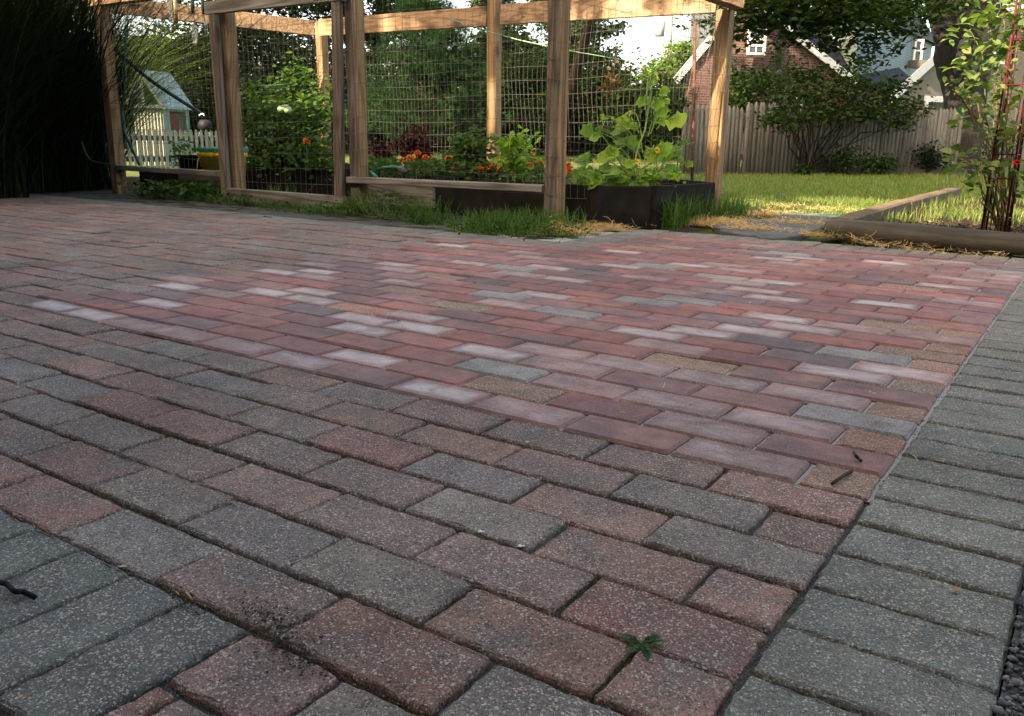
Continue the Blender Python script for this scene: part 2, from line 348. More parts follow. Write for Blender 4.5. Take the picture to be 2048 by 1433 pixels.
def paver(x0, x1, y0, y1, col, fx, new, near, zj=0.0015, store=PB):
    """one paver: jittered outline, eased edge, top face; sunk to z=-0.06"""
    gap = 0.0024 if new else 0.0032
    x0 += gap; x1 -= gap; y0 += gap; y1 -= gap
    x0, x1, y0, y1 = [a+prg.normal()*0.0007 for a in (x0, x1, y0, y1)]
    nx, ny = (max(2, int((x1-x0)/0.012)), max(2, int((y1-y0)/0.012))) if near else (1, 1)
    cc = 0.0022 if new else 0.0030
    P = []
    if new: x0 += 0.0008; x1 -= 0.0008
    def side(ax, ay, bx, by, k):
        for i in range(k+1):
            t = i/k; P.append([ax+(bx-ax)*t, ay+(by-ay)*t])
    side(x0+cc, y0, x1-cc, y0, nx); side(x1, y0+cc, x1, y1-cc, ny); side(x1-cc, y1, x0+cc, y1, nx); side(x0, y1-cc, x0, y0+cc, ny)
    P = np.array(P)
    if near: P += prg.normal(size=P.shape)*(0.00035 if new else 0.0009)
    c = np.array([(x0+x1)/2, (y0+y1)/2]); d = P-c
    def inset(e):
        q = P.copy(); q[:, 0] = c[0]+d[:, 0]*(1-e/(abs(x1-x0)/2)); q[:, 1] = c[1]+d[:, 1]*(1-e/(abs(y1-y0)/2)); return q
    zt = prg.normal()*zj*0.7+(0.003 if new else 0.0)
    tx, ty = prg.normal()*0.005, prg.normal()*0.006
    levels = [(0, -0.05), (0, -0.0056), (0.0050, 0.0), (0.028, 0.0)] if new else [(0, -0.05), (0, -0.0052), (0.0010, -0.0022), (0.0026, -0.0006), (0.0046, 0.0)]
    n = len(P); b = sum(len(v) for v in store['V'])
    for e, z in levels:
        q = inset(e); zz = zt+z+(q[:, 0]-c[0])*tx+(q[:, 1]-c[1])*ty
        if near and z > -0.02 and not new: zz = zz+prg.normal(size=n)*0.0005
        store['V'].append(np.column_stack([q, zz]))
    k = len(levels)
    for l in range(k-1):
        for i in range(n): store['F'].append((b+l*n+i, b+l*n+(i+1) % n, b+(l+1)*n+(i+1) % n, b+(l+1)*n+i))
    store['F'].append(tuple(range(b+(k-1)*n, b+k*n)))
    store['C'].append((n*k, col))
    for l in range(k): store['X'].append((n, (fx[0], fx[1]*((0.2, 0.2, 0.35, 1.0)[l] if new else 1.0), fx[2])))
def jit(c, a=0.10):
    f = 1+prg.normal()*a; return tuple(max(0.01, 1.72*x*f*(1+prg.normal()*0.015)) for x in c)
def pick(L): return L[prg.integers(len(L))]
def field():
    for r in range(-22, 28):
        ytop_left = 20
        c0 = -90
        for c in range(-46, 1):
            u0 = 2*c-(r % 2); u1 = u0+2
            u1 = min(u1, 0)
            if u1 <= u0 or u0 < -92: continue
            if r >= 20:
                if u1 <= -17: continue
                u0 = max(u0, -17)
                if u1-u0 < 0.3: continue
            if r in (-10, -9):           # grey soldier inlay bottom left
                if u1 <= -4.3: continue
                u0 = max(u0, -4.3)
            if r < -10 and u1 < -5: continue
            x0, x1, y0, y1 = u0*PU, u1*PU, r*PV, (r+1)*PV
            patch = (r >= -1) and (u0+u1)/2 > -23.6+((r*7) % 3)*0.4 and (r < 20 or True)
            dist = math.hypot((x0+x1)/2-CPOS[0], (y0+y1)/2-CPOS[1]); near = dist < 2.6
            k = SEEN.get((r, c))
            if patch:
                if k is None:
                    q = prg.random()
                    k = 'N' if q < 0.78 else ('P' if q < 0.90 else ('T' if q < 0.95 else ('W' if q < 0.97 else 'G')))
                    if r >= 18 and (u0+u1)/2 < -12 and q > 0.45: k = 'N' if q < 0.8 else 'T'
                if k == 'N': paver(x0, x1, y0, y1, jit(pick(C_NEW)), (0.12, 0.05+0.25*prg.random()**3, 0.0), True, near)
                elif k == 'P': paver(x0, x1, y0, y1, jit(pick(C_PINK)), (0.35, 0.50+0.22*prg.random(), 0.0), True, near)
                elif k == 'W': paver(x0, x1, y0, y1, jit(pick(C_PINK)), (0.35, 0.86+0.14*prg.random(), 0.0), True, near)
                elif k == 'T': paver(x0, x1, y0, y1, jit(pick(C_TAN)), (0.95, 0.0, 0.3), False, near)
                else: paver(x0, x1, y0, y1, jit((0.135, 0.125, 0.117)), (0.6, 0.40, 0.0), True, near)
            else:
                q = prg.random()
                L = C_OLDRED if q < 0.46 else (C_MIX if q < 0.80 else C_OLDGREY)
                if r >= 3 and q < 0.6: L = C_OLDRED + C_MIX
                paver(x0, x1, y0, y1, jit(pick(L)), (1.0, 0.0, 1.0), False, near, 0.0022)
field()
def store_mesh(name, store, label=None):
    V = np.concatenate(store['V']); me = bpy.data.meshes.new(name); me.from_pydata(V.tolist(), [], store['F'])
    for key, src in (('col', 'C'), ('fx', 'X')):
        a = me.color_attributes.new(key, 'FLOAT_COLOR', 'POINT'); arr = np.concatenate([np.tile(np.array([*c, 1.0], np.float32), (n, 1)) for n, c in store[src]])
        a.data.foreach_set('color', arr.ravel())
    me.update(); o = link(name, me, MT['paver'])
    return o
patio = tag(store_mesh('patio', PB), 'red and grey concrete pavers laid in running bond, with a newer smoother red patch', kind='structure')
PB2 = {'V': [], 'F': [], 'C': [], 'X': []}
def bpaver(x0, x1, y0, y1, L=C_BORDER):
    near = math.hypot((x0+x1)/2-CPOS[0], (y0+y1)/2-CPOS[1]) < 2.6
    paver(x0, x1, y0, y1, jit(pick(L), 0.05), (0.82, 0.0, 0.0), False, near, 0.0018, PB2)
yy = -2.3
while yy < 28*PV-0.05:
    bpaver(0.0, 2*PU, yy+0.03, yy+PV+0.03); yy += PV
for k in range(19): bpaver(-17*PU+k*PU, -17*PU+(k+1)*PU, 28*PV+0.002, 28*PV+0.2065)         # far right edge
for k in range(8): bpaver(-19*PU, -17*PU, 20*PV+k*PV, 20*PV+(k+1)*PV) if k < 8 else None      # step
for k in range(2): bpaver(-19*PU+k*PU, -18*PU+k*PU, 28*PV+0.002, 28*PV+0.2065)
for k in range(74): bpaver(-19*PU-(k+1)*PU, -19*PU-k*PU, 20*PV+0.002, 20*PV+0.2065)           # far left edge
for k in range(6): bpaver(-4.3*PU-(k+1)*PU, -4.3*PU-k*PU, -10*PV, -8*PV, [(0.058, 0.064, 0.060), (0.064, 0.069, 0.064)])                     # inlay
tag(store_mesh('patio_border', PB2), 'grey concrete pavers laid side by side as an edging course', kind='structure')

# jointing sand, pale in the newly laid patch
m, nt_, b = mat('joint_sand'); v = coords(nt_)
sx = N(nt_, 'SeparateXYZ'); nt_.links.new(v, sx.inputs[0])
msk = mth(nt_, 'MULTIPLY', mth(nt_, 'GREATER_THAN', sx.outputs[0], -2.42), mth(nt_, 'GREATER_THAN', sx.outputs[1], -0.10))
gr = noise(nt_, v, 380, 2, 0.8); big = noise(nt_, v, 7, 4, 0.6)
old = mixc(nt_, ramp(nt_, big, [(0.5, gray(0)), (0.62, gray(1))]), (0.030, 0.030, 0.028), (0.065, 0.070, 0.022))
old = mixc(nt_, ramp(nt_, gr, [(0.55, gray(0)), (0.68, gray(1))]), old, (0.16, 0.17, 0.17))
new = mixc(nt_, gr, (0.20, 0.19, 0.18), (0.38, 0.37, 0.35))
nt_.links.new(mixc(nt_, msk, old, new), b.inputs['Base Color']); b.inputs['Roughness'].default_value = 0.95
bump(nt_, b, gr, 0.8, 0.003); MT['joint'] = m
def sheet(name, x0, x1, y0, y1, z, mt, nx=1, ny=1, amp=0.0, label=None, kind='structure'):
    xs = np.linspace(x0, x1, nx+1); ys = np.linspace(y0, y1, ny+1); X, Y = np.meshgrid(xs, ys)
    Z = np.full(X.shape, z)+(rng.normal(size=X.shape)*amp if amp else 0)
    V = np.column_stack([X.ravel(), Y.ravel(), Z.ravel()]); k = nx+1
    F = [(j*k+i, j*k+i+1, (j+1)*k+i+1, (j+1)*k+i) for j in range(ny) for i in range(nx)]
    o = link(name, npmesh(name, V, F, smooth=True), mt); return tag(o, label, kind=kind)
# sand sheets (new area sits higher)
sheet('joint_sand', -1.96, 0.01, -0.102, 28.0*PV, -0.0055, MT['joint'], 60, 76, 0.0009, 'pale sand swept into the joints of the newer pavers')
sheet('joint_sand', -9.4, 0.204, -2.4, 28.0*PV+0.2, -0.0085, MT['joint'], 220, 130, 0.0015, 'dark gritty sand in the paver joints')

# ================================================================== GROUND
def groundmat(name, c1, c2, c3, s=6, bd=0.02):
    m, nt, b = mat(name); v = coords(nt)
    n1 = noise(nt, v, s, 5, 0.65); n2 = noise(nt, v, s*25, 3, 0.7)
    c = mixc(nt, ramp(nt, n1, [(0.35, gray(0)), (0.65, gray(1))]), c1, c2); c = mixc(nt, ramp(nt, n2, [(0.5, gray(0)), (0.7, gray(1))]), c, c3)
    nt.links.new(c, b.inputs['Base Color']); b.inputs['Roughness'].default_value = 0.95; b.inputs['Specular IOR Level'].default_value = 0.1
    bump(nt, b, mth(nt, 'ADD', n1, n2), 0.8, bd); return m
MT['lawnbase'] = groundmat('lawn_ground', (0.055, 0.085, 0.018), (0.10, 0.105, 0.03), (0.03, 0.045, 0.012))
MT['dirt'] = groundmat('dirt', (0.045, 0.032, 0.022), (0.075, 0.055, 0.035), (0.02, 0.015, 0.011), 9)
MT['gravel'] = groundmat('gravel', (0.10, 0.10, 0.10), (0.20, 0.20, 0.19), (0.04, 0.04, 0.04), 40, 0.01)
MT['mulch'] = groundmat('mulch', (0.05, 0.030, 0.018), (0.022, 0.014, 0.010), (0.12, 0.075, 0.04), 22, 0.03)
sheet('ground', -150, 150, -60, 220, -0.062, MT['lawnbase'], label='grassy ground reaching the horizon')
sheet('lawn', -30, 12, 2.2, 30, -0.020, MT['lawnbase'], 80, 60, 0.004, 'green lawn between the patio and the fence')
sheet('soil', -9.6, -1.75, 2.2, 2.95, -0.012, MT['dirt'], 90, 14, 0.006, 'bare dark soil strip between patio and garden enclosure')
sheet('soil', -9.0, -1.7, 2.95, 5.2, -0.013, MT['dirt'], 60, 20, 0.006, 'dark soil inside the garden enclosure')
sheet('soil', -0.98, 2.2, 3.24, 7.6, -0.003, MT['mulch'], 60, 60, 0.012, 'dark mulch of the rose bed behind the log')
sheet('gravel', 0.206, 3.0, -2.4, 3.2, -0.005, MT['gravel'], 40, 60, 0.003, 'grey gravel beside the right border pavers')
# gravel stones by the border
def pebbles(name, n, xr, yr, z, s0, s1, mt, label, kind='stuff'):
    base = np.array([(1, 0, 0), (-1, 0, 0), (0, 1, 0), (0, -1, 0), (0, 0, .7), (0, 0, -.7), (.6, .6, .4), (-.6, .5, .4)], float)
    F = [(4, 6, 2), (4, 0, 6), (6, 0, 2), (4, 2, 7), (4, 7, 1), (7, 2, 1), (4, 1, 3), (4, 3, 0), (5, 2, 0), (5, 1, 2), (5, 3, 1), (5, 0, 3)]
    pos = np.column_stack([rng.uniform(*xr, n), rng.uniform(*yr, n), np.full(n, z)]); s = rng.uniform(s0, s1, n)
    V, FF = scatter(base, F, pos, rotmats(n, 0.2), s); o = link(name, npmesh(name, V, FF), mt); return tag(o, label, kind=kind)
MT['stones'] = leafmat('grey_stones', [(0.05, 0.05, 0.053), (0.11, 0.11, 0.11), (0.24, 0.23, 0.22), (0.08, 0.085, 0.09)], 0.0, 0.8)
pebbles('gravel_stones', 16000, (0.207, 0.5), (-1.2, 0.3), -0.002, 0.0012, 0.0045, MT['stones'], 'loose grey gravel stones at the right edge of the patio')
pebbles('gravel_stones', 26000, (0.207, 2.4), (-1.2, 3.0), -0.002, 0.003, 0.009, MT['stones'], 'coarser grey gravel stones farther along the right edge of the patio')
pebbles('joint_grit', 1500, (-0.05, 0.012), (-1.1, 2.9), -0.004, 0.0008, 0.0018, MT['stones'], 'pale grit spilled along the border joint')

gp_ = np.random.default_rng(21); n = 5200; jr = gp_.integers(-13, 3, n); jx = gp_.uniform(-2.6, 0, n); jy = jr*PV+gp_.normal(size=n)*0.0016; vert = gp_.random(n) < 0.28
ju = np.round(jx/PU/2)*2-(jr % 2); jx = np.where(vert, ju*PU+gp_.normal(size=n)*0.0016, jx); jy = np.where(vert, jr*PV+gp_.uniform(0, PV, n), jy); ok = (jx < 0.01) & ~((jx < -4.3*PU) & (jr < -8))
pos = np.column_stack([jx, jy, np.full(n, -.0045)])[ok]; gb = np.array([(1, 0, 0), (-1, 0, 0), (0, 1, 0), (0, -1, 0), (0, 0, .7), (0, 0, -.7)], float)
V, F = scatter(gb, [(0, 2, 4), (2, 1, 4), (1, 3, 4), (3, 0, 4), (2, 0, 5), (1, 2, 5), (3, 1, 5), (0, 3, 5)], pos, rotmats(len(pos), .1), gp_.uniform(.0006, .0019, len(pos)))
tag(link('joint_grit', npmesh('joint_grit', V, F), MT['stones']), 'fine grey grit lying in the joints between the near pavers', kind='stuff')
MT['moss'] = leafmat('moss', [(0.035, 0.045, 0.010), (0.06, 0.065, 0.018), (0.025, 0.03, 0.010)], 0.1, 0.9)
mp_ = []
for x0_, y0_, x1_, y1_, k_ in ((1222, 1360, 1268, 1310, 500), (1120, 1225, 1200, 1150, 420), (1285, 1290, 1220, 1265, 120), (840, 1245, 950, 1180, 200), (1185, 1395, 1225, 1365, 260), (960, 1330, 1180, 1400, 200), (60, 915, 160, 960, 200)):
    a_, c_ = G(x0_, y0_, -.004), G(x1_, y1_, -.004); t = gp_.random((k_, 1)); mp_.append(a_+(c_-a_)*t+gp_.normal(size=(k_, 3))*[.0022, .0022, .0006])
mp_ = np.concatenate(mp_); V, F = scatter(*LD, mp_, rotmats(len(mp_), .5), gp_.uniform(.0012, .0032, len(mp_))); tag(link('moss', npmesh('moss', V, F), MT['moss']), 'olive moss filling some joints of the near pavers', kind='stuff')

# ================================================================== HOUSE BEHIND THE CAMERA (its shade lies on the patio)
def boxpart(name, c, size, mt, parent, rot=None, origin=None):
    b = MB(); b.box(c, size, 0, rot); return b.build(name, mt, parent, origin=origin)
MT['siding_cream'] = plain('cream_siding', (0.42, 0.40, 0.35), 0.7)
hb = empty('house', (-3, -10, 0), 'cream sided house behind the viewpoint whose shade covers the patio', 'house')
boxpart('wall', (-6.0, -8.6, 3.425), (26, 8.6, 6.85), MT['siding_cream'], hb)
boxpart('right_shade_block', (5.6, -1.6, 1.9), (5.6, 4.8, 3.8), MT['roofdark'], hb)  # unseen right wing, added to darken paver sides and joints
boxpart('right_shade_block_top', (5.6, -1.6, 3.86), (5.9, 4.98, 0.1), MT['roofdark'], hb)
boxpart('left_shade_block', (-8.2, -2.75, 1.45), (13.6, 2.45, 2.9), MT['roofdark'], hb)  # unseen low block, added to darken the near left pavers
boxpart('left_shade_block_top', (-8.2, -2.75, 2.95), (13.9, 2.49, 0.08), MT['roofdark'], hb)
b = MB(); b.add([(-19.3, -13.2, 6.85), (7.3, -13.2, 6.85), (7.3, -4.0, 6.85), (-19.3, -4.0, 6.85), (-19.3, -8.6, 8.6), (7.3, -8.6, 8.6)],
      [(0, 1, 5, 4), (2, 3, 4, 5), (1, 2, 5), (3, 0, 4), (0, 3, 2, 1)]); b.build('roof', MT['roofdark'], hb)

# ================================================================== GARDEN ENCLOSURE
def bar(name, p0, p1, w_, h_, mt, parent, upv=(0, 0, 1), vertical=False):
    b = MB(); b.beam(p0, p1, w_, h_, 0, upv); return b.build(name, mt, parent, origin=p0)
enc = empty('garden_enclosure', (-4.4, 3.5, 0), 'open timber frame garden enclosure clad in wire mesh around raised beds', 'enclosure')
FY = 2.85
def post(x, y, z0, z1, front=None, mt=MT['wood'], s=0.089, lean=(0, 0)):
    """square post; front= material of the side facing the patio"""
    b = MB(); b.beam((x, y, z0), (x+lean[0], y+lean[1], z1), s, s, 0, (0, 1, 0), 0.005)
    if front:
        ctr = []
        for f in range(len(b.f)):
            n = (Vector(b.v[b.f[f][1]])-Vector(b.v[b.f[f][0]])).cross(Vector(b.v[b.f[f][2]])-Vector(b.v[b.f[f][1]])).normalized()
            if abs(n.y) > 0.8 and len(b.f[f]) == 4: b.m[f] = 1
    return b.build('post', [mt, front or mt], enc, origin=(x, y, z0))
PP = {'P0': (-6.60, 2.86), 'GL': (-5.10, 2.87), 'P2': (-3.855, 2.86), 'P1': (-2.345, 2.85), 'PR': (-1.90, 4.08), 'BM': (-4.06, 4.66), 'BL': (-6.40, 5.02)}
post(*PP['P0'], -0.2, 1.45); post(*PP['GL'], -0.2, 1.62); post(*PP['P2'], -0.2, 1.62, MT['grey'], MT['wood']); post(*PP['P1'], -0.2, 1.62, MT['grey'], MT['wood'])
post(*PP['PR'], -0.2, 1.265); post(*PP['BM'], -0.2, 1.56); post(*PP['BL'], -0.2, 1.56)
def tow(a, b_, z0, z1, off=0.0):
    return (a[0], a[1]+off, z0), (b_[0], b_[1]+off, z1)
# low rails on edge of the beds, laid flat-ish
bar('rail', (-6.55, FY-0.005, 0.205), (-5.15, FY-0.005, 0.200), 0.089, 0.038, MT['greyx'], enc)
bar('rail', (-3.90, FY-0.015, 0.207), (-2.392, FY-0.015, 0.215), 0.10, 0.040, MT['greyx'], enc)
# top rails
bar('top_rail', (-6.70, FY, 1.520), (-3.8, FY, 1.535), 0.089, 0.14, MT['woodx'], enc)
bar('top_rail', (-3.8, FY, 1.60), (-2.2, FY, 1.60), 0.089, 0.14, MT['woodx'], enc)
a_ = D(207, 8, 7.35); c_ = D(628, 57, 8.15)
bar('top_rail', (a_[0], a_[1], a_[2]+.0), (c_[0], c_[1], c_[2]), 0.038, 0.135, MT['woodx'], enc)
a_ = D(640, 56, 8.10); c_ = D(975, 33, 6.95)
bar('top_rail', a_, c_, 0.038, 0.150, MT['woodx'], enc)
a_ = D(1004, 30, 6.85); c_ = D(1436, 1, 5.42)
bar('top_rail', a_, c_, 0.038, 0.150, MT['woodx'], enc)
a_ = D(1478, 2, 5.22); c_ = np.array([-2.33, 2.80, 1.50])
bar('top_rail', a_, c_, 0.089, 0.10, MT['woodx'], enc)
# wire mesh panels
wrg = np.random.default_rng(5)
def mesh_panel(p0, p1, z0, z1, name='wire_mesh', parent=None, dx=0.051, dz=0.102, r=0.0011, sag=0.0, bulge=0.01, ztop2=None):
    p0 = np.array(p0, float); p1 = np.array(p1, float); L = np.linalg.norm(p1-p0); d = (p1-p0)/L; nrm = np.array([-d[1], d[0]])
    b = MB(); ph = wrg.uniform(0, 6, 6)
    def P(s, z):
        o = bulge*(math.sin(s*3.1+ph[0])*0.6+math.sin(z*5+ph[1])*0.5+0.35*math.sin(s*9+z*4+ph[2]))
        q = p0+d*(s+0.006*math.sin(z*7+s*2+ph[3])+0.012*math.sin(z*2.3+s*1.3+ph[5]))+nrm*o; return (q[0], q[1], z+0.006*math.sin(s*4+ph[4])-sag*math.sin(math.pi*s/L))
    zt = lambda s: z1 if ztop2 is None else z1+(ztop2-z1)*s/L
    ns = int(L/dx)
    for i in range(ns+1):
        s = i*dx+0.004
        if s > L: break
        zs = np.linspace(z0, zt(s), 9); b.tube([P(s, z) for z in zs], r, 4, cap=False)
    k = 0
    while z0+k*dz <= max(z1, ztop2 or z1):
        z = z0+k*dz; k += 1
        b.tube([P(s, min(z, 99)) for s in np.linspace(0, L, 22)], r*1.1, 4, cap=False)
    return b.build(name, MT['wire'], parent or enc)
mesh_panel((-3.90, FY-0.055), (-2.33, FY-0.055), 0.19, 1.72, bulge=0.008)
mesh_panel((-2.385, FY-0.052), (-2.292, FY-0.054), 0.19, 1.72, bulge=0.002)
mesh_panel((-2.295, FY-0.05), (-1.84, 4.06), 0.165, 1.62, ztop2=1.36, bulge=0.022, sag=0.012)
mesh_panel((-6.65, FY-0.055), (-5.16, FY-0.055), 0.20, 1.50, bulge=0.006)
mesh_panel((-6.36, 4.97), (-4.10, 4.61), 0.2, 1.40, bulge=0.02)
mesh_panel((-4.02, 4.61), (-1.95, 4.03), 0.2, 1.40, bulge=0.03)
mesh_panel((-6.66, 2.9), (-6.46, 5.0), 0.2, 1.45, bulge=0.02)
# skirting boards under the rail
bar('skirt_board', D(712, 389, 6.05)*[1, 1, 0]+[0, 0, 0.115], D(868, 393, 5.62)*[1, 1, 0]+[0, 0, 0.115], 0.025, 0.16, MT['grey' if False else 'greyx'], enc)
bar('skirt_board', (-6.0, 3.02, 0.115), (-5.18, 3.0, 0.11), 0.025, 0.15, MT['log'], enc)
# gate, a part of the enclosure
def Yp(px, py, Y):
    d = ray(px, py); return CPOS+d*((Y-CPOS[1])/d[1])
gy = FY-0.075
gt = MB(); ga_, gb_ = Yp(413, 20, gy), Yp(690, 4, gy); gt.beam((ga_[0], gy, 1.335), (gb_[0], gy, 1.335), 0.038, 0.085, 0); gate = gt.build('gate', MT['greyx'], enc, origin=(ga_[0], gy, 1.335))
for nm, q0, q1, hh in (('rail', (Yp(458, 385, gy)[0], gy, 0.062), (Yp(690, 400, gy)[0], gy-0.005, 0.058), 0.089),):
    b = MB(); b.beam(q0, q1, 0.038, hh, 0); b.build(nm, MT['greyx'], gate, origin=q0)
for x0, x1, z0 in ((Yp(451, 370, gy)[0], Yp(427, 40, gy)[0], 0.015), (Yp(679, 400, gy)[0], Yp(674, 30, gy)[0], 0.10)):
    b = MB(); b.beam((x0, gy+0.004, z0), (x1, gy+0.004, 1.30), 0.075, 0.036, 0, (0, 1, 0)); b.build('stile', MT['grey'], gate, origin=(x0, gy, z0))
mesh_panel((-5.22, gy+0.03), (-3.95, gy+0.03), 0.06, 1.27, parent=gate, bulge=0.006)
b = MB(); h0 = np.array([-3.925, gy-0.01, 1.285]); b.tube([h0+(0, 0, .05), h0+(0, -.012, .03), h0+(0.01, -.02, 0), h0+(0.035, -.018, 0.004), h0+(0.045, -.015, 0.03)], 0.0035, 6)
b.build('hook', MT['steel'], gate, True)

# ================================================================== RAISED BEDS
def bed(name, pts, z, label, thick=0.035, seams=(), closed=True, soilz=None):
    root = empty(name, (pts[0][0], pts[0][1], 0), label, 'raised bed')
    n = len(pts)
    for i in range(n if closed else n-1):
        a = Vector((*pts[i], z/2)); c = Vector((*pts[(i+1) % n], z/2)); d = (c-a).normalized()
        b = MB(); b.beam(a+d*(0.001+(thick/2 if i % 2 else 0)), c-d*(0.001+(thick/2 if i % 2 else 0)), thick, z+0.02, 0); b.build('board', MT['blackboard'], root, origin=a)
    for s in seams:
        b = MB(); b.box((s[0], s[1], z/2), (0.05, 0.05, z+0.026)); b.build('corner_stake', MT['blackboard'], root)
    zz = soilz if soilz is not None else z-0.03
    V = [(*p, zz) for p in pts]; V = [V]
    me = bpy.data.meshes.new('bed_soil'); me.from_pydata([(*p, zz) for p in pts], [], [tuple(range(n))]); link('bed_soil', me, MT['soil'], root)
    return root
bed('raised_bed', [(-3.72, 3.30), (-2.18, 3.02), (-1.93, 3.25), (-1.84, 3.92), (-2.1, 4.15), (-3.95, 4.55)], 0.222, 'black board raised bed full of marigolds and cucumber at the right end of the enclosure', seams=((-2.17, 3.02), (-1.925, 3.26)))
bed('raised_bed', [(-6.25, 3.50), (-5.0, 4.02), (-4.3, 4.2), (-4.35, 4.6), (-6.3, 4.9)], 0.21, 'black board raised bed with tomatoes behind the wire gate')
bed('raised_bed', [(-6.5, 3.0), (-6.0, 3.04), (-6.0, 3.3), (-6.5, 3.45)], 0.17, 'low dark raised bed beside the yellow bucket')

# ================================================================== BUCKET
MT['yellow'] = plain('yellow_plastic', (0.62, 0.44, 0.02), 0.4, var=0.05)
MT['lidgreen'] = plain('green_plastic', (0.02, 0.16, 0.10), 0.4, var=0.05)
MT['ink'] = plain('dark_print', (0.01, 0.02, 0.012), 0.5)
bc = np.array([-5.73, 3.24, 0.02])
bk = empty('bucket', bc, 'yellow plastic bucket with green lid standing behind the wire by the gate', 'bucket')
b = MB()
def rsq(hw, z, n=8, r=0.03):
    P = []
    for cx, cy, a0 in ((1, 1, 0), (-1, 1, 90), (-1, -1, 180), (1, -1, 270)):
        for k in range(n//2+1):
            t = R(a0+90*k/(n//2)); P.append((bc[0]+cx*(hw-r)+r*math.cos(t), bc[1]+cy*(hw-r)+r*math.sin(t), bc[2]+z))
    return P
def loft(b, rings, m=0, cap0=True, cap1=True):
    n = len(rings[0]); V = [p for r_ in rings for p in r_]; F = [(i*n+k, i*n+(k+1) % n, (i+1)*n+(k+1) % n, (i+1)*n+k) for i in range(len(rings)-1) for k in range(n)]
    if cap0: F.append(tuple(range(n-1, -1, -1)))
    if cap1: F.append(tuple(range((len(rings)-1)*n, len(rings)*n)))
    b.add(V, F, m)
loft(b, [rsq(0.118, 0), rsq(0.140, 0.285), rsq(0.147, 0.287), rsq(0.147, 0.325), rsq(0.142, 0.326)]); b.build('body', MT['yellow'], bk, True)
b = MB(); loft(b, [rsq(0.146, 0.327), rsq(0.155, 0.329), rsq(0.155, 0.352), rsq(0.142, 0.362)]); b.build('lid', MT['lidgreen'], bk)
b = MB(); b.tube([bc+(-.145, -.05, .3), bc+(-.10, -.158, .27), bc+(-.13, -.155, .19), bc+(-.145, -.150, .12), bc+(-.143, -.13, .06)], 0.004, 6); b.build('handle', MT['yellow'], bk, True)
def lettering(txt, size, loc, rotz, mt, parent, xs=1.0, tilt=90):
    cu = bpy.data.curves.new('t', 'FONT'); cu.body = txt; cu.size = size; cu.extrude = 0.0012; cu.offset = size*0.018; cu.align_x = 'LEFT'
    o = bpy.data.objects.new('t', cu); COL.objects.link(o); bpy.context.view_layer.update()
    me = bpy.data.meshes.new_from_object(o.evaluated_get(bpy.context.evaluated_depsgraph_get())); bpy.data.objects.remove(o)
    me.transform(Matrix.Translation(Vector([float(k) for k in loc])) @ Matrix.Rotation(rotz, 4, 'Z') @ Matrix.Rotation(R(tilt), 4, 'X') @ Matrix.Diagonal((xs, 1, 1, 1)))
    return link('lettering', me, mt, parent)
lettering('Preen', 0.080, bc+(-0.108, -0.1345, 0.150), 0, MT['ink'], bk, 0.95, 95)
# dark tub left of the bucket
b = MB(); t0 = np.array([-6.02, 3.14, 0.16]); b.lathe([(0.0, 0), (0.075, 0), (0.092, 0.14), (0.10, 0.14), (0.10, 0.155), (0.085, 0.155), (0.08, 0.02), (0, 0.02)], t0, 20)
tag(b.build('plant_pot', MT['blackboard'], None, True, t0), 'small black plastic pot left of the yellow bucket', 'pot')

# ================================================================== HOSES, TWINE, STAKES, TOOLS
def line(name, pts, r, mt, label, cat, sub=8, n=6, group=None):
    P = [Vector([float(k) for k in p]) for p in pts]; Q = []
    for i in range(len(P)-1):
        a, b_, c, d = P[max(i-1, 0)], P[i], P[i+1], P[min(i+2, len(P)-1)]
        for k in range(sub):
            t = k/sub; Q.append(0.5*((2*b_)+(-a+c)*t+(2*a-5*b_+4*c-d)*t*t+(-a+3*b_-3*c+d)*t**3))
    Q.append(P[-1]); m_ = MB(); m_.tube(Q, r, n); return tag(m_.build(name, mt, None, True, P[0]), label, cat, group)
line('garden_hose', [D(255, 40, 7.3), D(247, 110, 7.3), D(250, 170, 7.3), D(244, 225, 7.3), D(250, 280, 7.3), D(241, 308, 7.3)], 0.016, MT['hosedark'], 'dark green hose hanging beside the leftmost post', 'hose')
line('stake', [D(222, 92, 7.6), D(300, 160, 7.55), D(400, 226, 7.5)], 0.017, MT['hosedark'], 'dark green pole leaning across the view of the playhouse', 'stake')
line('stake', [D(243, 255, 7.3), D(279, 330, 7.1)], 0.012, MT['hosedark'], 'short dark green pole standing at the foot of the leftmost post', 'stake')
line('garden_hose', [D(163, 285, 6.9), D(178, 318, 6.85), D(205, 327, 6.8), D(222, 330, 6.75)], 0.008, MT['hosedark'], 'dark hose coil showing in the shade left of the enclosure', 'hose')
line('garden_hose', [(-3.83, 3.0, 0.22), D(745, 344, 5.95), D(775, 335, 5.92), D(800, 336, 5.9)], 0.013, MT['hose'], 'bright green hose end lying over the rail among the marigolds', 'hose')
b = MB(); p = D(800, 337, 5.88); b.lathe([(0, 0), (0.02, 0), (0.024, 0.02), (0.018, 0.05), (0.022, 0.08), (0, 0.09)], p, 12, axis=(0.9, -0.3, -0.25)); tag(b.build('hose_nozzle', MT['steel'], None, True, p), 'grey nozzle at the end of the bright green hose', 'nozzle')
line('twine', [D(890, 34, 5.6), D(1010, 73, 5.4), D(1130, 100, 5.1), D(1250, 121, 5.3)], 0.0028, MT['twine'], 'pale green twine stretched across the top of the wire panels', 'twine', n=4)
line('twine', [D(521, 172, 6.9), D(580, 168, 6.8), D(640, 160, 6.7), D(690, 163, 6.6)], 0.0028, MT['hose'], 'green twine tied behind the gate among the tomato tops', 'twine', n=4)
MT['rust'] = plain('rusty_steel', (0.12, 0.055, 0.035), 0.8, 0.2, 0.4, 40)
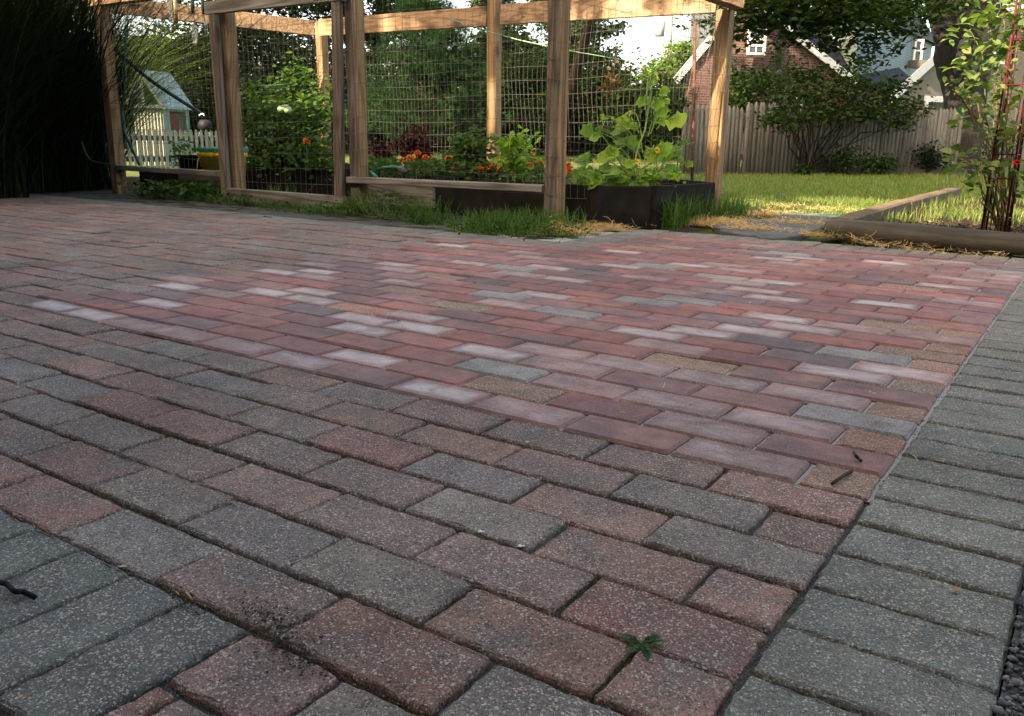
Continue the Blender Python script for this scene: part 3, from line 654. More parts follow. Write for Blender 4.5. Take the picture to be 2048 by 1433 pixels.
line('stake', [D(1384, 360, 5.45), D(1388, 200, 5.45), D(1390, 42, 5.5)], 0.010, MT['rust'], 'tall rusty metal stake standing behind the cucumber vine', 'stake', sub=2)
line('stake', [D(1352, 350, 5.5), D(1375, 190, 5.5), D(1400, 60, 5.6)], 0.0035, MT['timber'], 'thin tan cane beside the rusty stake', 'stake', sub=2)
line('stake', [D(1440, 20, 5.6), D(1400, 170, 5.5), D(1358, 300, 5.4)], 0.003, MT['timber'], 'thin tan cane crossing behind the right back post', 'stake', sub=2)
# hand tools hanging from the front rail
def hung(name, px, py0, py1, label, cat, kind):
    p0 = D(px, py0, 7.15); p1 = D(px+1, py1, 7.15); root = empty(name, p0, label, cat); L = (p0-p1)[2]
    if kind == 'trowel':
        b = MB(); b.lathe([(0, 0), (0.014, -0.005), (0.017, -0.05), (0.012, -0.11), (0, -0.115)], p0, 12); b.build('handle', MT['darkmetal'], root, True)
        b = MB(); b.tube([p0+(0, 0, -.11), p0+(0, 0.01, -.16), p0+(0, 0, -.19)], 0.005, 6); b.build('shank', MT['steel'], root, True)
        b = MB(); V = []; F = []
        for i, (z, w_) in enumerate([(-.19, .022), (-.22, .036), (-.29, .038), (-.34, .024), (-.365, .003)]):
            for k, s in enumerate((-1, -.5, 0, .5, 1)): V.append(p0+(s*w_, 0.014*(1-s*s), z))
            if i: F += [((i-1)*5+k, (i-1)*5+k+1, i*5+k+1, i*5+k) for k in range(4)]
        b.add(V, F); b.build('blade', MT['steel'], root, True)
    elif kind == 'fork':
        b = MB(); b.lathe([(0, 0), (0.014, -0.005), (0.017, -0.05), (0.012, -0.11), (0, -0.115)], p0, 12); b.build('handle', MT['darkmetal'], root, True)
        b = MB(); b.tube([p0+(0, 0, -.11), p0+(0, 0.01, -.17)], 0.005, 6)
        for s in (-.03, 0, .03): b.tube([p0+(0, 0.01, -.17), p0+(s, 0.01, -.19), p0+(s, 0, -.30)], 0.004, 6)
        b.build('tines', MT['steel'], root, True)
    else:
        b = MB(); b.box(p0+(0, 0, -.08), (0.05, 0.03, 0.20)); b.build('plate', MT['steel'], root)
        b = MB(); b.tube([p0+(0.045, 0, 0.03), p0+(0.047, -.005, -.18)], 0.016, 10); b.build('tube', plain('copper_tube', (0.45, 0.25, 0.12), 0.35, 0.6), root, True)
hung('hand_trowel', 384, -2, 80, 'hand trowel hanging blade down from the front top rail', 'trowel', 'trowel')
hung('hand_fork', 405, 0, 60, 'small hand fork hanging beside the trowel', 'fork', 'fork')
hung('bracket', 343, 0, 38, 'grey plate and copper tube hanging left of the trowel', 'bracket', 'b')

# ================================================================== EDGING, STONES, GROUND HOSE
def roughlog(name, pts, r, mt, label, cat):
    b = MB(); P = [Vector([float(k) for k in p]) for p in pts]; Q = []; RR = []
    n = 26
    for i in range(n):
        t = i/(n-1)*(len(P)-1); j = min(int(t), len(P)-2); q = P[j].lerp(P[j+1], t-j); Q.append(q); RR.append(r*(1+random.gauss(0, 0.012))*(0.82 if i in (0, n-1) else 1))
    b.tube(Q, RR, 16); o = b.build(name, mt, None, True)
    d = (P[-1]-P[0]).normalized(); q = Vector((1, 0, 0)).rotation_difference(d)
    o.data.transform(Matrix.Translation(-P[0])); o.data.transform(q.inverted().to_matrix().to_4x4()); o.rotation_mode = 'QUATERNION'; o.rotation_quaternion = q; o.location = P[0]
    return tag(o, label, cat)
roughlog('log_edging', [(-1.00, 3.45, 0.040), (-0.55, 3.385, 0.043), (0.0, 3.25, 0.04), (0.9, 3.10, 0.04)], 0.056, MT['log'], 'thick weathered grey log lying along the right far edge of the patio', 'log')
b = MB(); b.beam((-0.98, 3.62, 0.035), (-1.02, 5.6, 0.035), 0.10, 0.10, 0, ch=0.012); tag(b.build('timber_edging', MT['timber'], None, origin=(-.98, 3.62, .035)), 'tan square timber running from the log back along the lawn, nearer of two', 'timber')
b = MB(); b.beam((-1.02, 5.64, 0.03), (-0.98, 7.8, 0.04), 0.10, 0.10, 0, ch=0.012); tag(b.build('timber_edging', MT['timber'], None, origin=(-1.02, 5.64, .03)), 'tan square timber continuing towards the tree, farther of two', 'timber')
MT['slate'] = plain('grey_flagstone', (0.085, 0.088, 0.085), 0.85, var=0.3, scale=9, bmp=0.006)
def flag(px, z, label):
    P = [G(x, y, z) for x, y in px]; c = sum(P)/len(P); Q = []
    for i in range(len(P)):
        a, d = P[i], P[(i+1) % len(P)]
        for k in range(4):
            t = k/4; q = a+(d-a)*t; q = q+np.array([*rng.normal(size=2)*0.012, 0]); Q.append(q)
    n = len(Q); b = MB(); V = [q-np.array([0, 0, .06]) for q in Q]+[q-np.array([0, 0, .006]) for q in Q]+[c+(q-c)*0.985 for q in Q]
    b.add(V, [(l*n+i, l*n+(i+1) % n, (l+1)*n+(i+1) % n, (l+1)*n+i) for l in range(2) for i in range(n)]+[tuple(range(2*n, 3*n))])
    return tag(b.build('stepping_stone', MT['slate'], None, origin=(c[0], c[1], 0)), label, 'stone')
flag([(1428, 455), (1440, 441), (1560, 437), (1655, 448), (1610, 468), (1540, 476), (1470, 466)], 0.012, 'irregular grey flagstone set in straw just beyond the patio edge')
flag([(1545, 433), (1575, 425), (1720, 430), (1740, 441), (1640, 445)], 0.014, 'far grey flagstone next to the green hose')
line('garden_hose', [G(1490, 417, .012), G(1560, 426, .012), G(1650, 431, .014), G(1755, 431, .014)], 0.010, MT['hosedark'], 'dark green hose lying across the grass beyond the flagstones', 'hose')

# ================================================================== FENCES
def fence_line(root, A, B, zoff, hgt, r, name_panel='picket_panel', per=2.4, mt=None, rail=True, jitter=0.01, flat=False, gap=0.0):
    A = np.array(A, float); B = np.array(B, float); L = np.linalg.norm(B-A); d = (B-A)/L; nr = np.array([-d[1], d[0]])
    if nr @ (CPOS[:2]-A) < 0: nr = -nr
    s = 0.0; frg = np.random.default_rng(int(L*100))
    while s < L-0.2:
        e = min(s+per, L); b = MB(); x = s+r
        while x < e-r*0.5:
            c = A+d*x; h = hgt+frg.normal()*jitter; rr = r*frg.uniform(0.90, 1.06); ln = frg.normal()*0.012
            if flat:
                V = []; 
                for dy in (-0.008, 0.008):
                    for u, z in ((-rr, 0), (rr, 0), (rr, h-rr*1.3), (0, h), (-rr, h-rr*1.3)):
                        q = c+d*u+nr*dy; V.append((q[0], q[1], z+zoff))
                b.add(V, [(0, 1, 2, 3, 4), (9, 8, 7, 6, 5)]+[(i, 5+i, 5+(i+1) % 5, (i+1) % 5) for i in range(5)])
            else:
                b.tube([(c[0], c[1], zoff), (c[0]+d[0]*ln*h*.6, c[1]+d[1]*ln*h*.6, zoff+h*0.6), (c[0]+d[0]*ln*h, c[1]+d[1]*ln*h, zoff+h-rr*2.0), (c[0]+d[0]*ln*h, c[1]+d[1]*ln*h, zoff+h-rr*0.9), (c[0]+d[0]*ln*h, c[1]+d[1]*ln*h, zoff+h)], [rr, rr, rr*0.95, rr*0.62, rr*0.12], 9)
            x += 2*r+gap
        b.build(name_panel, mt, root, True if not flat else False, origin=(*(A+d*s), zoff)); s = e
    if rail:
        for z in (0.25, 0.78):
            p0 = A-nr*(r+0.03); p1 = B-nr*(r+0.03); b = MB(); b.beam((*p0, zoff+hgt*z), (*p1, zoff+hgt*z), 0.04, 0.07); b.build('rail', mt, root, origin=(*p0, zoff+hgt*z))
sf = empty('stockade_fence', (-3.6, 12.6, 0), 'weathered grey stockade fence of pointed half round pickets across the back lawn', 'fence')
m, nt_, b = mat('stockade_wood')
g = N(nt_, 'NewGeometry'); v = coords(nt_, (30, 30, 2.0)); n1 = noise(nt_, v, 1.0, 5, 0.7); n2 = noise(nt_, coords(nt_, (2, 2, 2)), 1.4, 4, 0.7)
c = ramp(nt_, g.outputs['Random Per Island'], [(0, (0.095, 0.088, 0.074)), (0.5, (0.135, 0.126, 0.108)), (1, (0.08, 0.070, 0.056))])
c = mixc(nt_, 1.0, c, ramp(nt_, n1, [(0.3, gray(0.55)), (0.7, gray(1.25))]), 'MULTIPLY'); c = mixc(nt_, ramp(nt_, n2, [(0.62, gray(0)), (0.72, gray(0.5))]), c, (0.32, 0.32, 0.29))
nt_.links.new(c, b.inputs['Base Color']); b.inputs['Roughness'].default_value = 0.9; bump(nt_, b, n1, 0.6, 0.004); MT['stockade'] = m
fence_line(sf, (-5.05, 10.75), (-4.42, 11.53), -0.02, 1.0, 0.036, mt=MT['stockade'])
fence_line(sf, (-4.40, 11.55), (-1.9, 14.80), -0.02, 1.06, 0.036, mt=MT['stockade'])
pf = empty('picket_fence', (-10.5, 6.0, 0), 'low white pointed picket fence in front of the playhouse', 'fence')
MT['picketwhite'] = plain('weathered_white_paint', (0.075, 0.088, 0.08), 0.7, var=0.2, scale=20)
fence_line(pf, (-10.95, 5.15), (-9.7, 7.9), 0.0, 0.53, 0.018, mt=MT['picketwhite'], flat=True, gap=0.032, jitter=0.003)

# ================================================================== PLAYHOUSE
ph = empty('playhouse', D(320, 330, 13.2)*[1, 1, 0], 'small white and pale green playhouse with steep white roof behind the picket fence', 'playhouse')
MT['playgreen'] = plain('pale_mint_paint', (0.17, 0.25, 0.22), 0.7, var=0.15, scale=8)
MT['playwhite'] = plain('faded_cream_paint', (0.22, 0.23, 0.175), 0.7, var=0.15, scale=8)
MT['proof'] = plain('pale_blue_roof_board', (0.24, 0.31, 0.34), 0.7, var=0.15, scale=6)
fl = D(266, 215, 12.9); fr = D(325, 215, 13.0); br = D(377, 215, 13.55); fl, fr, br = [np.array([*q[:2], 0]) for q in (fl, fr, br)]
bl = fl+(br-fr); zt = 0.86
b = MB(); b.add([fl, fr, fr+(0, 0, zt), fl+(0, 0, zt), bl, br, br+(0, 0, zt), bl+(0, 0, zt)], [(0, 1, 2, 3), (5, 4, 7, 6), (4, 0, 3, 7)]); b.build('wall', MT['playwhite'], ph)
def lerp(a, c, t): return a+(c-a)*t
b = MB()
w0, w1 = 0.24, 0.86
Q = lambda t, z: lerp(fr, br, t)+np.array([0, 0, z])
b.add([Q(0, 0), Q(1, 0), Q(1, .5), Q(0, .5)], [(0, 1, 2, 3)]); b.add([Q(0, .5), Q(w0, .5), Q(w0, zt), Q(0, zt)], [(0, 1, 2, 3)]); b.add([Q(w1, .5), Q(1, .5), Q(1, zt), Q(w1, zt)], [(0, 1, 2, 3)]); b.add([Q(w0, .8), Q(w1, .8), Q(w1, zt), Q(w0, zt)], [(0, 1, 2, 3)])
b.build('side_wall', MT['playgreen'], ph)
for q0, q1 in (((w0, .5), (w1, .5)), ((w0, .5), (w0, .82)), ((w1, .5), (w1, .82))):
    b = MB(); b.beam(Q(*q0), Q(*q1), 0.03, 0.03); b.build('window_frame', MT['playgreen'], ph)
for t in np.linspace(0.06, 0.94, 9):
    p = lerp(fl, fr, t)-np.array([0, 0, 0]); b = MB(); b.box(p+(fr-fl)*0+(0.0, -0.008, zt/2), (0.012, 0.02, zt)); b.build('batten', MT['playwhite'], ph)
pk_f = lerp(fl, fr, 0.40)+np.array([0, 0, 1.36]); pk_b = pk_f+(br-fr)*1.05
ovs = (fr-fl)*0.14; f_off = -(br-fr)*0.08
b = MB()
e0 = fr+ovs+f_off+(0, 0, zt-.03); e1 = br+ovs*1.1+(br-fr)*0.08+(0, 0, zt-.03)
for a_, c_, d_, e_ in ((pk_f+f_off, pk_b, e1, e0), (pk_f+f_off, pk_b, bl-ovs+(0, 0, zt-.03), fl-ovs+f_off+(0, 0, zt-.03))):
    th = np.array([0, 0, .025]); b.add([a_, c_, d_, e_, a_+th, c_+th, d_+th, e_+th], [(0, 1, 2, 3), (7, 6, 5, 4), (0, 4, 5, 1), (1, 5, 6, 2), (2, 6, 7, 3), (3, 7, 4, 0)])
b.build('roof', MT['proof'], ph)
for p, q in ((pk_f+f_off, fl-ovs+f_off+(0, 0, zt)), (pk_f+f_off, e0), (fl-ovs+f_off+(0, 0, zt), e0+(0, 0, .03)), (pk_f+f_off, lerp(fl, fr, 0.45)+f_off+(0, 0, zt))):
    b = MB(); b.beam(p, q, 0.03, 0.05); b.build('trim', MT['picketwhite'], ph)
b = MB(); b.box(lerp(fr, br, .5)*[1, 1, 0]+(bl-br)*0.35+(0, 0, .62), (0.25, 0.25, 0.3)); b.build('shelf', MT['rust'], ph)
# dark kettle grill right of the playhouse
gp = D(411, 262, 13.4); gr_ = empty('barbecue', gp*[1, 1, 0], 'dark kettle barbecue with a bright handle right of the playhouse', 'barbecue')
b = MB(); b.lathe([(0, -.09), (0.07, -.08), (0.105, -.03), (0.11, 0), (0.10, .04), (0.07, .08), (0, .09)], gp*[1, 1, 0]+(0, 0, .60), 20); b.build('bowl', MT['darkmetal'], gr_, True)
b = MB(); b.tube([gp*[1, 1, 0]+(-.06, -.05, .74), gp*[1, 1, 0]+(-.05, -.05, .77), gp*[1, 1, 0]+(.05, -.05, .77), gp*[1, 1, 0]+(.06, -.05, .74)], 0.012, 6); b.build('handle', MT['white'], gr_, True)
for k in range(3):
    t = 2.1*k; b = MB(); b.tube([gp*[1, 1, 0]+(.09*math.cos(t), .09*math.sin(t), .5), gp*[1, 1, 0]+(.2*math.cos(t), .2*math.sin(t), 0)], 0.011, 6); b.build('leg', MT['steel'], gr_)

# ================================================================== HOUSES BEYOND
def brickmat(name, c1, c2, mortar, sc=1.0, rot=0.0):
    m, nt, b = mat(name); tc = nt.nodes.new('ShaderNodeTexCoord'); sx = N(nt, 'SeparateXYZ'); nt.links.new(tc.outputs['Object'], sx.inputs[0])
    cx = N(nt, 'CombineXYZ'); nt.links.new(mth(nt, 'ADD', sx.outputs[0], sx.outputs[1]), cx.inputs[0]); nt.links.new(sx.outputs[2], cx.inputs[1])
    br_ = nt.nodes.new('ShaderNodeTexBrick'); nt.links.new(cx.outputs[0], br_.inputs['Vector'])
    br_.inputs['Color1'].default_value = (*c1, 1); br_.inputs['Color2'].default_value = (*c2, 1); br_.inputs['Mortar'].default_value = (*mortar, 1)
    br_.inputs['Scale'].default_value = sc; br_.inputs['Brick Width'].default_value = 0.26; br_.inputs['Row Height'].default_value = 0.085; br_.inputs['Mortar Size'].default_value = 0.010
    nv = noise(nt, tc.outputs['Object'], 1.5, 4); c = mixc(nt, 1.0, br_.outputs['Color'], ramp(nt, nv, [(0.3, gray(0.75)), (0.7, gray(1.2))]), 'MULTIPLY')
    nt.links.new(c, b.inputs['Base Color']); b.inputs['Roughness'].default_value = 0.9; return m
def sidingmat(name, c1, period=0.115):
    m, nt, b = mat(name); tc = nt.nodes.new('ShaderNodeTexCoord'); sx = N(nt, 'SeparateXYZ'); nt.links.new(tc.outputs['Object'], sx.inputs[0])
    f = mth(nt, 'FRACT', mth(nt, 'DIVIDE', sx.outputs[2], period))
    c = mixc(nt, ramp(nt, f, [(0.0, gray(1)), (0.10, gray(0.9)), (0.16, gray(0))]), c1, tuple(x*0.42 for x in c1))
    nv = noise(nt, tc.outputs['Object'], 1.5, 4); c = mixc(nt, 1.0, c, ramp(nt, nv, [(0.3, gray(0.85)), (0.7, gray(1.1))]), 'MULTIPLY')
    nt.links.new(c, b.inputs['Base Color']); b.inputs['Roughness'].default_value = 0.7; bump(nt, b, f, 0.6, 0.012); return m
MT['brick'] = brickmat('red_brick', (0.105, 0.040, 0.030), (0.075, 0.030, 0.025), (0.15, 0.125, 0.105))
MT['sidgreen'] = sidingmat('pale_green_siding', (0.22, 0.27, 0.235)); MT['sidblue'] = sidingmat('blue_grey_siding', (0.14, 0.19, 0.215)); MT['sidgrey'] = sidingmat('grey_siding', (0.22, 0.245, 0.25))
MT['stucco'] = plain('grey_stucco', (0.13, 0.125, 0.098), 0.95, var=0.12, scale=25, bmp=0.004)
def quadprism(b, A, B, z0, z1, back, m=0):
    A = np.array(A, float); B = np.array(B, float); back = np.array(back, float)
    V = [(*A, z0), (*B, z0), (*B, z1), (*A, z1), (*(A+back), z0), (*(B+back), z0), (*(B+back), z1), (*(A+back), z1)]
    b.add(V, [(0, 1, 2, 3), (5, 4, 7, 6), (4, 0, 3, 7), (1, 5, 6, 2), (3, 2, 6, 7)], m)
def window(parent, pts_px, dep, fw_=0.07, label=None, bars=((0.5, 'h'),)):
    """pts_px: left, top, right, bottom of a window standing upright at depth dep"""
    l, t, r_, bt = pts_px; z1 = D(l, t, dep)[2]; z0 = D(l, bt, dep)[2]; A = D(l, (t+bt)/2, dep)[:2]; B = D(r_, (t+bt)/2, dep)[:2]
    d = (B-A)/np.linalg.norm(B-A); nr = -np.array([-d[1], d[0]]); nr = nr if nr @ (CPOS[:2]-A) > 0 else -nr
    o = nr*0.05; fr_ = MB(); W_ = np.linalg.norm(B-A)
    def q(s, z, off=0.0): p = A+d*s+o+nr*off; return (p[0], p[1], z)
    for a_, c_ in ((q(0, z0), q(0, z1)), (q(W_, z0), q(W_, z1)), (q(-fw_/2, z0), q(W_+fw_/2, z0)), (q(-fw_/2, z1), q(W_+fw_/2, z1))): fr_.beam(a_, c_, fw_, fw_, 0, (nr[0], nr[1], 0))
    for f, k in bars:
        if k == 'h': fr_.beam(q(0, z0+(z1-z0)*f, -.01), q(W_, z0+(z1-z0)*f, -.01), fw_*.6, fw_*.6, 0, (nr[0], nr[1], 0))
        else: fr_.beam(q(W_*f, z0, -.015), q(W_*f, z1, -.015), fw_*.35, fw_*.35, 0, (nr[0], nr[1], 0))
    f_ = fr_.build('window', MT['white'], parent, origin=q(0, z0))
    g_ = MB(); g_.add([q(0, z0, -.03), q(W_, z0, -.03), q(W_, z1, -.03), q(0, z1, -.03)], [(0, 1, 2, 3)]); g_.build('pane', MT['glass'], f_)
    return f_
def board(parent, name, p, q, w_, h_, mt):
    b = MB(); b.beam(p, q, w_, h_); return b.build(name, mt, parent, origin=p)
# brick gable house, d about 30
bh = empty('brick_house', D(1530, 285, 32)*[1, 1, 0], 'red brick gabled house with white rake boards behind the stockade fence', 'house')
gA = D(1371, 153, 29); gB = D(1704, 157, 31.5); pk = D(1503, -2, 29.8); back = (fw*[1, 1, 0]*6.0)+rt*5.2; back = back[:2]
b = MB(); zl, zr = gA[2], gB[2]
V = [(*gA[:2], 0), (*gB[:2], 0), tuple(gB), tuple(pk), tuple(gA)]; n_ = len(V); V2 = [(v_[0]+back[0], v_[1]+back[1], v_[2]) for v_ in V]
b.add(V+V2, [(0, 1, 2, 3, 4), (1, 6, 7, 2), (0, 4, 9, 5), (5, 9, 8, 7, 6)]); b.build('wall', MT['brick'], bh, origin=gA)
fo = -(back/np.linalg.norm(back))*0.30
def slope(parent, a, c, over, mt, name='roof', th=0.10):
    a = np.array(a); c = np.array(c); d = (c-a)/np.linalg.norm(c-a); c2 = c+d*over; B3 = np.array([*back, 0]); F3 = np.array([*fo, 0]); up_ = np.array([0, 0, th])
    V = [a+F3, c2+F3, c2+B3, a+B3]; V += [v_+up_ for v_ in V]; b = MB(); b.add(V, [(3, 2, 1, 0), (4, 5, 6, 7), (0, 1, 5, 4), (1, 2, 6, 5), (2, 3, 7, 6), (3, 0, 4, 7)]); b.build(name, mt, parent, origin=a)
    b = MB(); n2 = np.array([*(fo/np.linalg.norm(fo)), 0])*0.02; b.beam(a+F3+n2+up_*0.3, c2+F3+n2+up_*0.3, 0.03, 0.26); b.build('rake_board', MT['white'], parent, origin=a)
slope(bh, pk, gB, 0.4, MT['roofdark']); slope(bh, pk, gA, 0.3, MT['roofdark'])
window(bh, (1497, 52, 1529, 108), 29.6, 0.09, bars=((0.52, 'h'), (0.3, 'h'), (0.5, 'v')))
window(bh, (1548, 196, 1600, 230), 30.3, 0.09)
board(bh, 'downpipe', D(1556, 40, 30.2)+[0, 0, 0], D(1557, 260, 30.2), 0.16, 0.10, MT['roofdark'])
board(bh, 'window_sill', D(1493, 112, 29.5), D(1527, 113, 29.6), 0.10, 0.09, MT['stucco'])
# grey sided upper house left behind the brick gable
gh = empty('sided_house', D(1420, 285, 34)*[1, 1, 0], 'grey clapboard house wall with a white corner board left of the brick gable', 'house')
backg = (fw*8.0+rt*3.5)[:2]; b = MB(); A_ = D(1378, 100, 33)[:2]; B_ = D(1480, 100, 34)[:2]; quadprism(b, A_, B_, 0, 6.4, backg); b.build('wall', MT['sidgrey'], gh)
board(gh, 'corner_board', (*(A_-rt[:2]*0.05-fw[:2]*0.05), 0), (*(A_-rt[:2]*0.05-fw[:2]*0.05), 6.0), 0.14, 0.14, MT['white'])
b = MB(); e = 0.4; A3 = np.array([*A_, 6.4])-rt*e; B3_ = np.array([*B_, 6.4])+rt*e; bk3 = np.array([*backg, 0]); rp = (A3+B3_)/2+(0, 0, 1.8)
b.add([A3, B3_, B3_+bk3, A3+bk3, rp, rp+bk3], [(0, 1, 4), (1, 2, 5, 4), (2, 3, 5), (3, 0, 4, 5), (3, 2, 1, 0)]); b.build('roof', MT['roofdark'], gh)
# blue grey house right
uh = empty('blue_house', D(1780, 285, 34)*[1, 1, 0], 'blue grey clapboard house with hipped dark roof left of the big tree trunk', 'house')
c0 = D(1722, 20, 31); c1 = D(1866, 80, 41); c2 = D(1585, 40, 36); z_e = c0[2]
b = MB(); V = [(*c2[:2], 0), (*c0[:2], 0), (*c1[:2], 0), (*c2[:2], z_e), (*c0[:2], z_e), (*c1[:2], z_e)]; b.add(V, [(1, 2, 5, 4)]); b.build('wall', MT['sidblue'], uh)
b = MB(); b.add(V, [(0, 1, 4, 3)]); bkc = np.array([*(c2[:2]+c1[:2]-c0[:2])]); b.add([(*c2[:2], 0), (*bkc, 0), (*bkc, z_e), (*c2[:2], z_e), (*c1[:2], 0), (*c1[:2], z_e)], [(1, 0, 3, 2), (4, 1, 2, 5)]); b.build('side_wall', MT['sidgreen'], uh)
mid = (c2[:2]+c1[:2])/2; b = MB(); ex = lambda p: (*(mid+(np.array(p)-mid)*1.12), z_e-0.08)
b.add([ex(c2[:2]), ex(c0[:2]), ex(c1[:2]), ex(bkc), (*(mid+(c0[:2]-c2[:2])*-.15), z_e+3.0), (*(mid+(c0[:2]-c2[:2])*.15), z_e+3.0)], [(0, 1, 5, 4), (1, 2, 5), (2, 3, 4, 5), (3, 0, 4), (3, 2, 1, 0)]); b.build('roof', MT['roofdark'], uh)
window(uh, (1745, 47, 1757, 74), 32.4, 0.09); window(uh, (1828, 82, 1842, 122), 37.9, 0.09)
b = MB(); b.box(D(1834, 129, 37.7), (0.5, 0.5, 0.32), 0, Matrix.Rotation(-0.6, 3, 'Z')); b.build('air_conditioner', MT['stucco'], uh)
# stucco garage
sg = empty('stucco_garage', D(1900, 285, 26)*[1, 1, 0], 'grey stucco gabled garage with white trim behind the fence and the big trunk', 'garage')
vd_ = (D(2005, 100, 26)-CPOS)[:2]; back = vd_/np.linalg.norm(vd_)*6+rt[:2]*1.5; fo = -(back/np.linalg.norm(back))*0.25
gA = D(1800, 190, 26); gB = D(2230, 190, 27); pk = D(2005, 2, 26.5)
b = MB(); V = [(*gA[:2], 0), (*gB[:2], 0), tuple(gB), tuple(pk), tuple(gA)]; V2 = [(v_[0]+back[0], v_[1]+back[1], v_[2]) for v_ in V]
b.add(V+V2, [(0, 1, 2, 3, 4), (1, 6, 7, 2), (0, 4, 9, 5), (5, 9, 8, 7, 6)]); b.build('wall', MT['stucco'], sg, origin=gA)
slope(sg, pk, gB, 0.3, MT['roofdark']); slope(sg, pk, gA, 0.3, MT['roofdark'])
window(sg, (1972, 88, 2006, 125), 26.2, 0.1)
b = MB(); b.beam(D(1849, 198, 25.9), D(1925, 200, 25.9), 0.06, 0.17); b.beam(D(1853, 205, 25.9), D(1853, 285, 25.9), 0.06, 0.12); b.build('door_frame', MT['white'], sg)
b = MB(); p, q = D(1858, 205, 26.0), D(1925, 207, 26.05); b.add([(p[0], p[1], 0), (q[0], q[1], 0), tuple(q), tuple(p)], [(0, 1, 2, 3)]); b.build('door', MT['glass'], sg)
# utility pole
up_ = empty('utility_pole', D(1327, 285, 36)*[1, 1, 0], 'pale utility pole with a grey transformer against the bright sky', 'pole')
p0 = D(1327, 285, 36)*[1, 1, 0]; b = MB(); b.tube([p0, p0+(0.0, 0, 8.5)], [0.14, 0.10], 10); b.build('pole', plain('pale_wood_pole', (0.30, 0.29, 0.27), 0.9), up_, True)
p1 = D(1320, 58, 35.8); b = MB(); b.lathe([(0, -.32), (0.2, -.30), (0.21, .25), (0.17, .30), (0, .32)], p1, 14); b.build('transformer', plain('transformer_grey', (0.30, 0.33, 0.36), 0.5), up_, True)
b = MB(); b.tube([p0+(-0.7, -.3, 7.9), p0+(0.7, .3, 7.9)], 0.05, 6); b.build('crossarm', MT['bark'], up_)

# ================================================================== TREES
def limb(b, p, q, r0, r1, wob=0.06, n=7, sides=7):
    p = np.array(p, float); q = np.array(q, float); L = np.linalg.norm(q-p); P = []
    for i in range(n):
        t = i/(n-1); P.append(p+(q-p)*t+rng.normal(size=3)*wob*L*math.sin(math.pi*t)*0.5+np.array([0, 0, 0.06*L*math.sin(math.pi*t)]))
    b.tube(P, list(np.linspace(r0, r1, n)), sides, cap=False); return P
def crown_pts(c, rad, nclump, per, cr, flat=1.0, hollow=0.35, rg=rng):
    u = rg.normal(size=(nclump, 3)); u /= np.linalg.norm(u, axis=1)[:, None]; rr = (hollow+(1-hollow)*rg.random(nclump)**0.6)[:, None]
    cl = np.array(c)+u*rr*np.array(rad); sz = cr*rg.uniform(0.5, 1.4, nclump)
    P = np.repeat(cl, per, 0)+rg.normal(size=(nclump*per, 3))*np.repeat(sz, per)[:, None]*np.array([0.55, 0.55, 0.38*flat]); return cl, P
LM = {}
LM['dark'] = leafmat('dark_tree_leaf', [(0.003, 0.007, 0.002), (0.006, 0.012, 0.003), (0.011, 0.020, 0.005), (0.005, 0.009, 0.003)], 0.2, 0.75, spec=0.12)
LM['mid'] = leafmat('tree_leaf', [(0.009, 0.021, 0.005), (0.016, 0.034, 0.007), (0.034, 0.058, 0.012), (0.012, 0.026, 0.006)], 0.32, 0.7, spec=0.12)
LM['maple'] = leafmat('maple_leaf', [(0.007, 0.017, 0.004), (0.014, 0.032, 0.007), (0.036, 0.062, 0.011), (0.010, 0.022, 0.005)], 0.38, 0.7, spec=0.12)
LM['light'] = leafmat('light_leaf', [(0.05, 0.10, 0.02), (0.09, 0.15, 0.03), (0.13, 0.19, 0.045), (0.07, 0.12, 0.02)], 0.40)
LM['pine'] = leafmat('pine_needle', [(0.007, 0.024, 0.008), (0.013, 0.036, 0.011), (0.023, 0.056, 0.016), (0.010, 0.028, 0.010)], 0.25, 0.7, spec=0.1)
LM['spruce'] = leafmat('spruce_needle', [(0.012, 0.024, 0.012), (0.020, 0.036, 0.016), (0.030, 0.046, 0.018)], 0.1, 0.7)
def tree(name, base, h, cc, rad, ncl, per, cr, lsize, lm, label, tr=0.12, tmpl=LD, group=None, upb=0.35, cat='tree', hollow=0.35, trunk=True):
    root = empty(name, (base[0], base[1], 0), label, cat, group)
    cl, P = crown_pts(cc, rad, ncl, per, cr, hollow=hollow)
    if trunk:
        b = MB(); T = limb(b, (base[0], base[1], -0.1), (cc[0], cc[1], cc[2]+rad[2]*0.5), tr, tr*0.25, 0.05, 9, 9)
        for i in range(0, len(cl), max(1, len(cl)//14)): s_ = T[min(len(T)-1, 3+i % 5)]; limb(b, s_, cl[i], tr*0.32, tr*0.05, 0.1, 6, 5)
        b.build('trunk', MT['bark'], root, True)
    V, F = scatter(*tmpl, P, rotmats(len(P), upb), lsize*rng.uniform(0.6, 1.3, len(P)))
    link('crown', npmesh('crown', V, F), lm, root); return root
def at(px, py, dep): return D(px, py, dep)
def bgtree(px, y0, y1, wpx, dep, lm, label, name='background_tree', ls=0.14, dens=1.0, group='trees beyond the garden', cr=0.8, hollow=0.2):
    """crown spanning y0..y1 pixels high, wpx wide at distance dep"""
    c = D(px, (y0+y1)/2, dep); rz = (y1-y0)/2*dep/CF; rx = wpx/2*dep/CF
    ncl = int(70*dens); tree(name, (c[0], c[1]), 0, c, (rx, rx, rz), ncl, 130, cr*min(rx, rz)*0.42, ls, lm, label, 0.16, group=group, hollow=hollow)
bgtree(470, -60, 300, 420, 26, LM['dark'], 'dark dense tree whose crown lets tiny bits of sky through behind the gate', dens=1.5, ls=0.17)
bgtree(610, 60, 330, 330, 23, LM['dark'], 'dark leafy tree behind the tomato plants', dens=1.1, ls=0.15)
bgtree(330, 90, 330, 260, 24, LM['dark'], 'dark leafy tree just behind the playhouse roof', dens=1.0, ls=0.16)
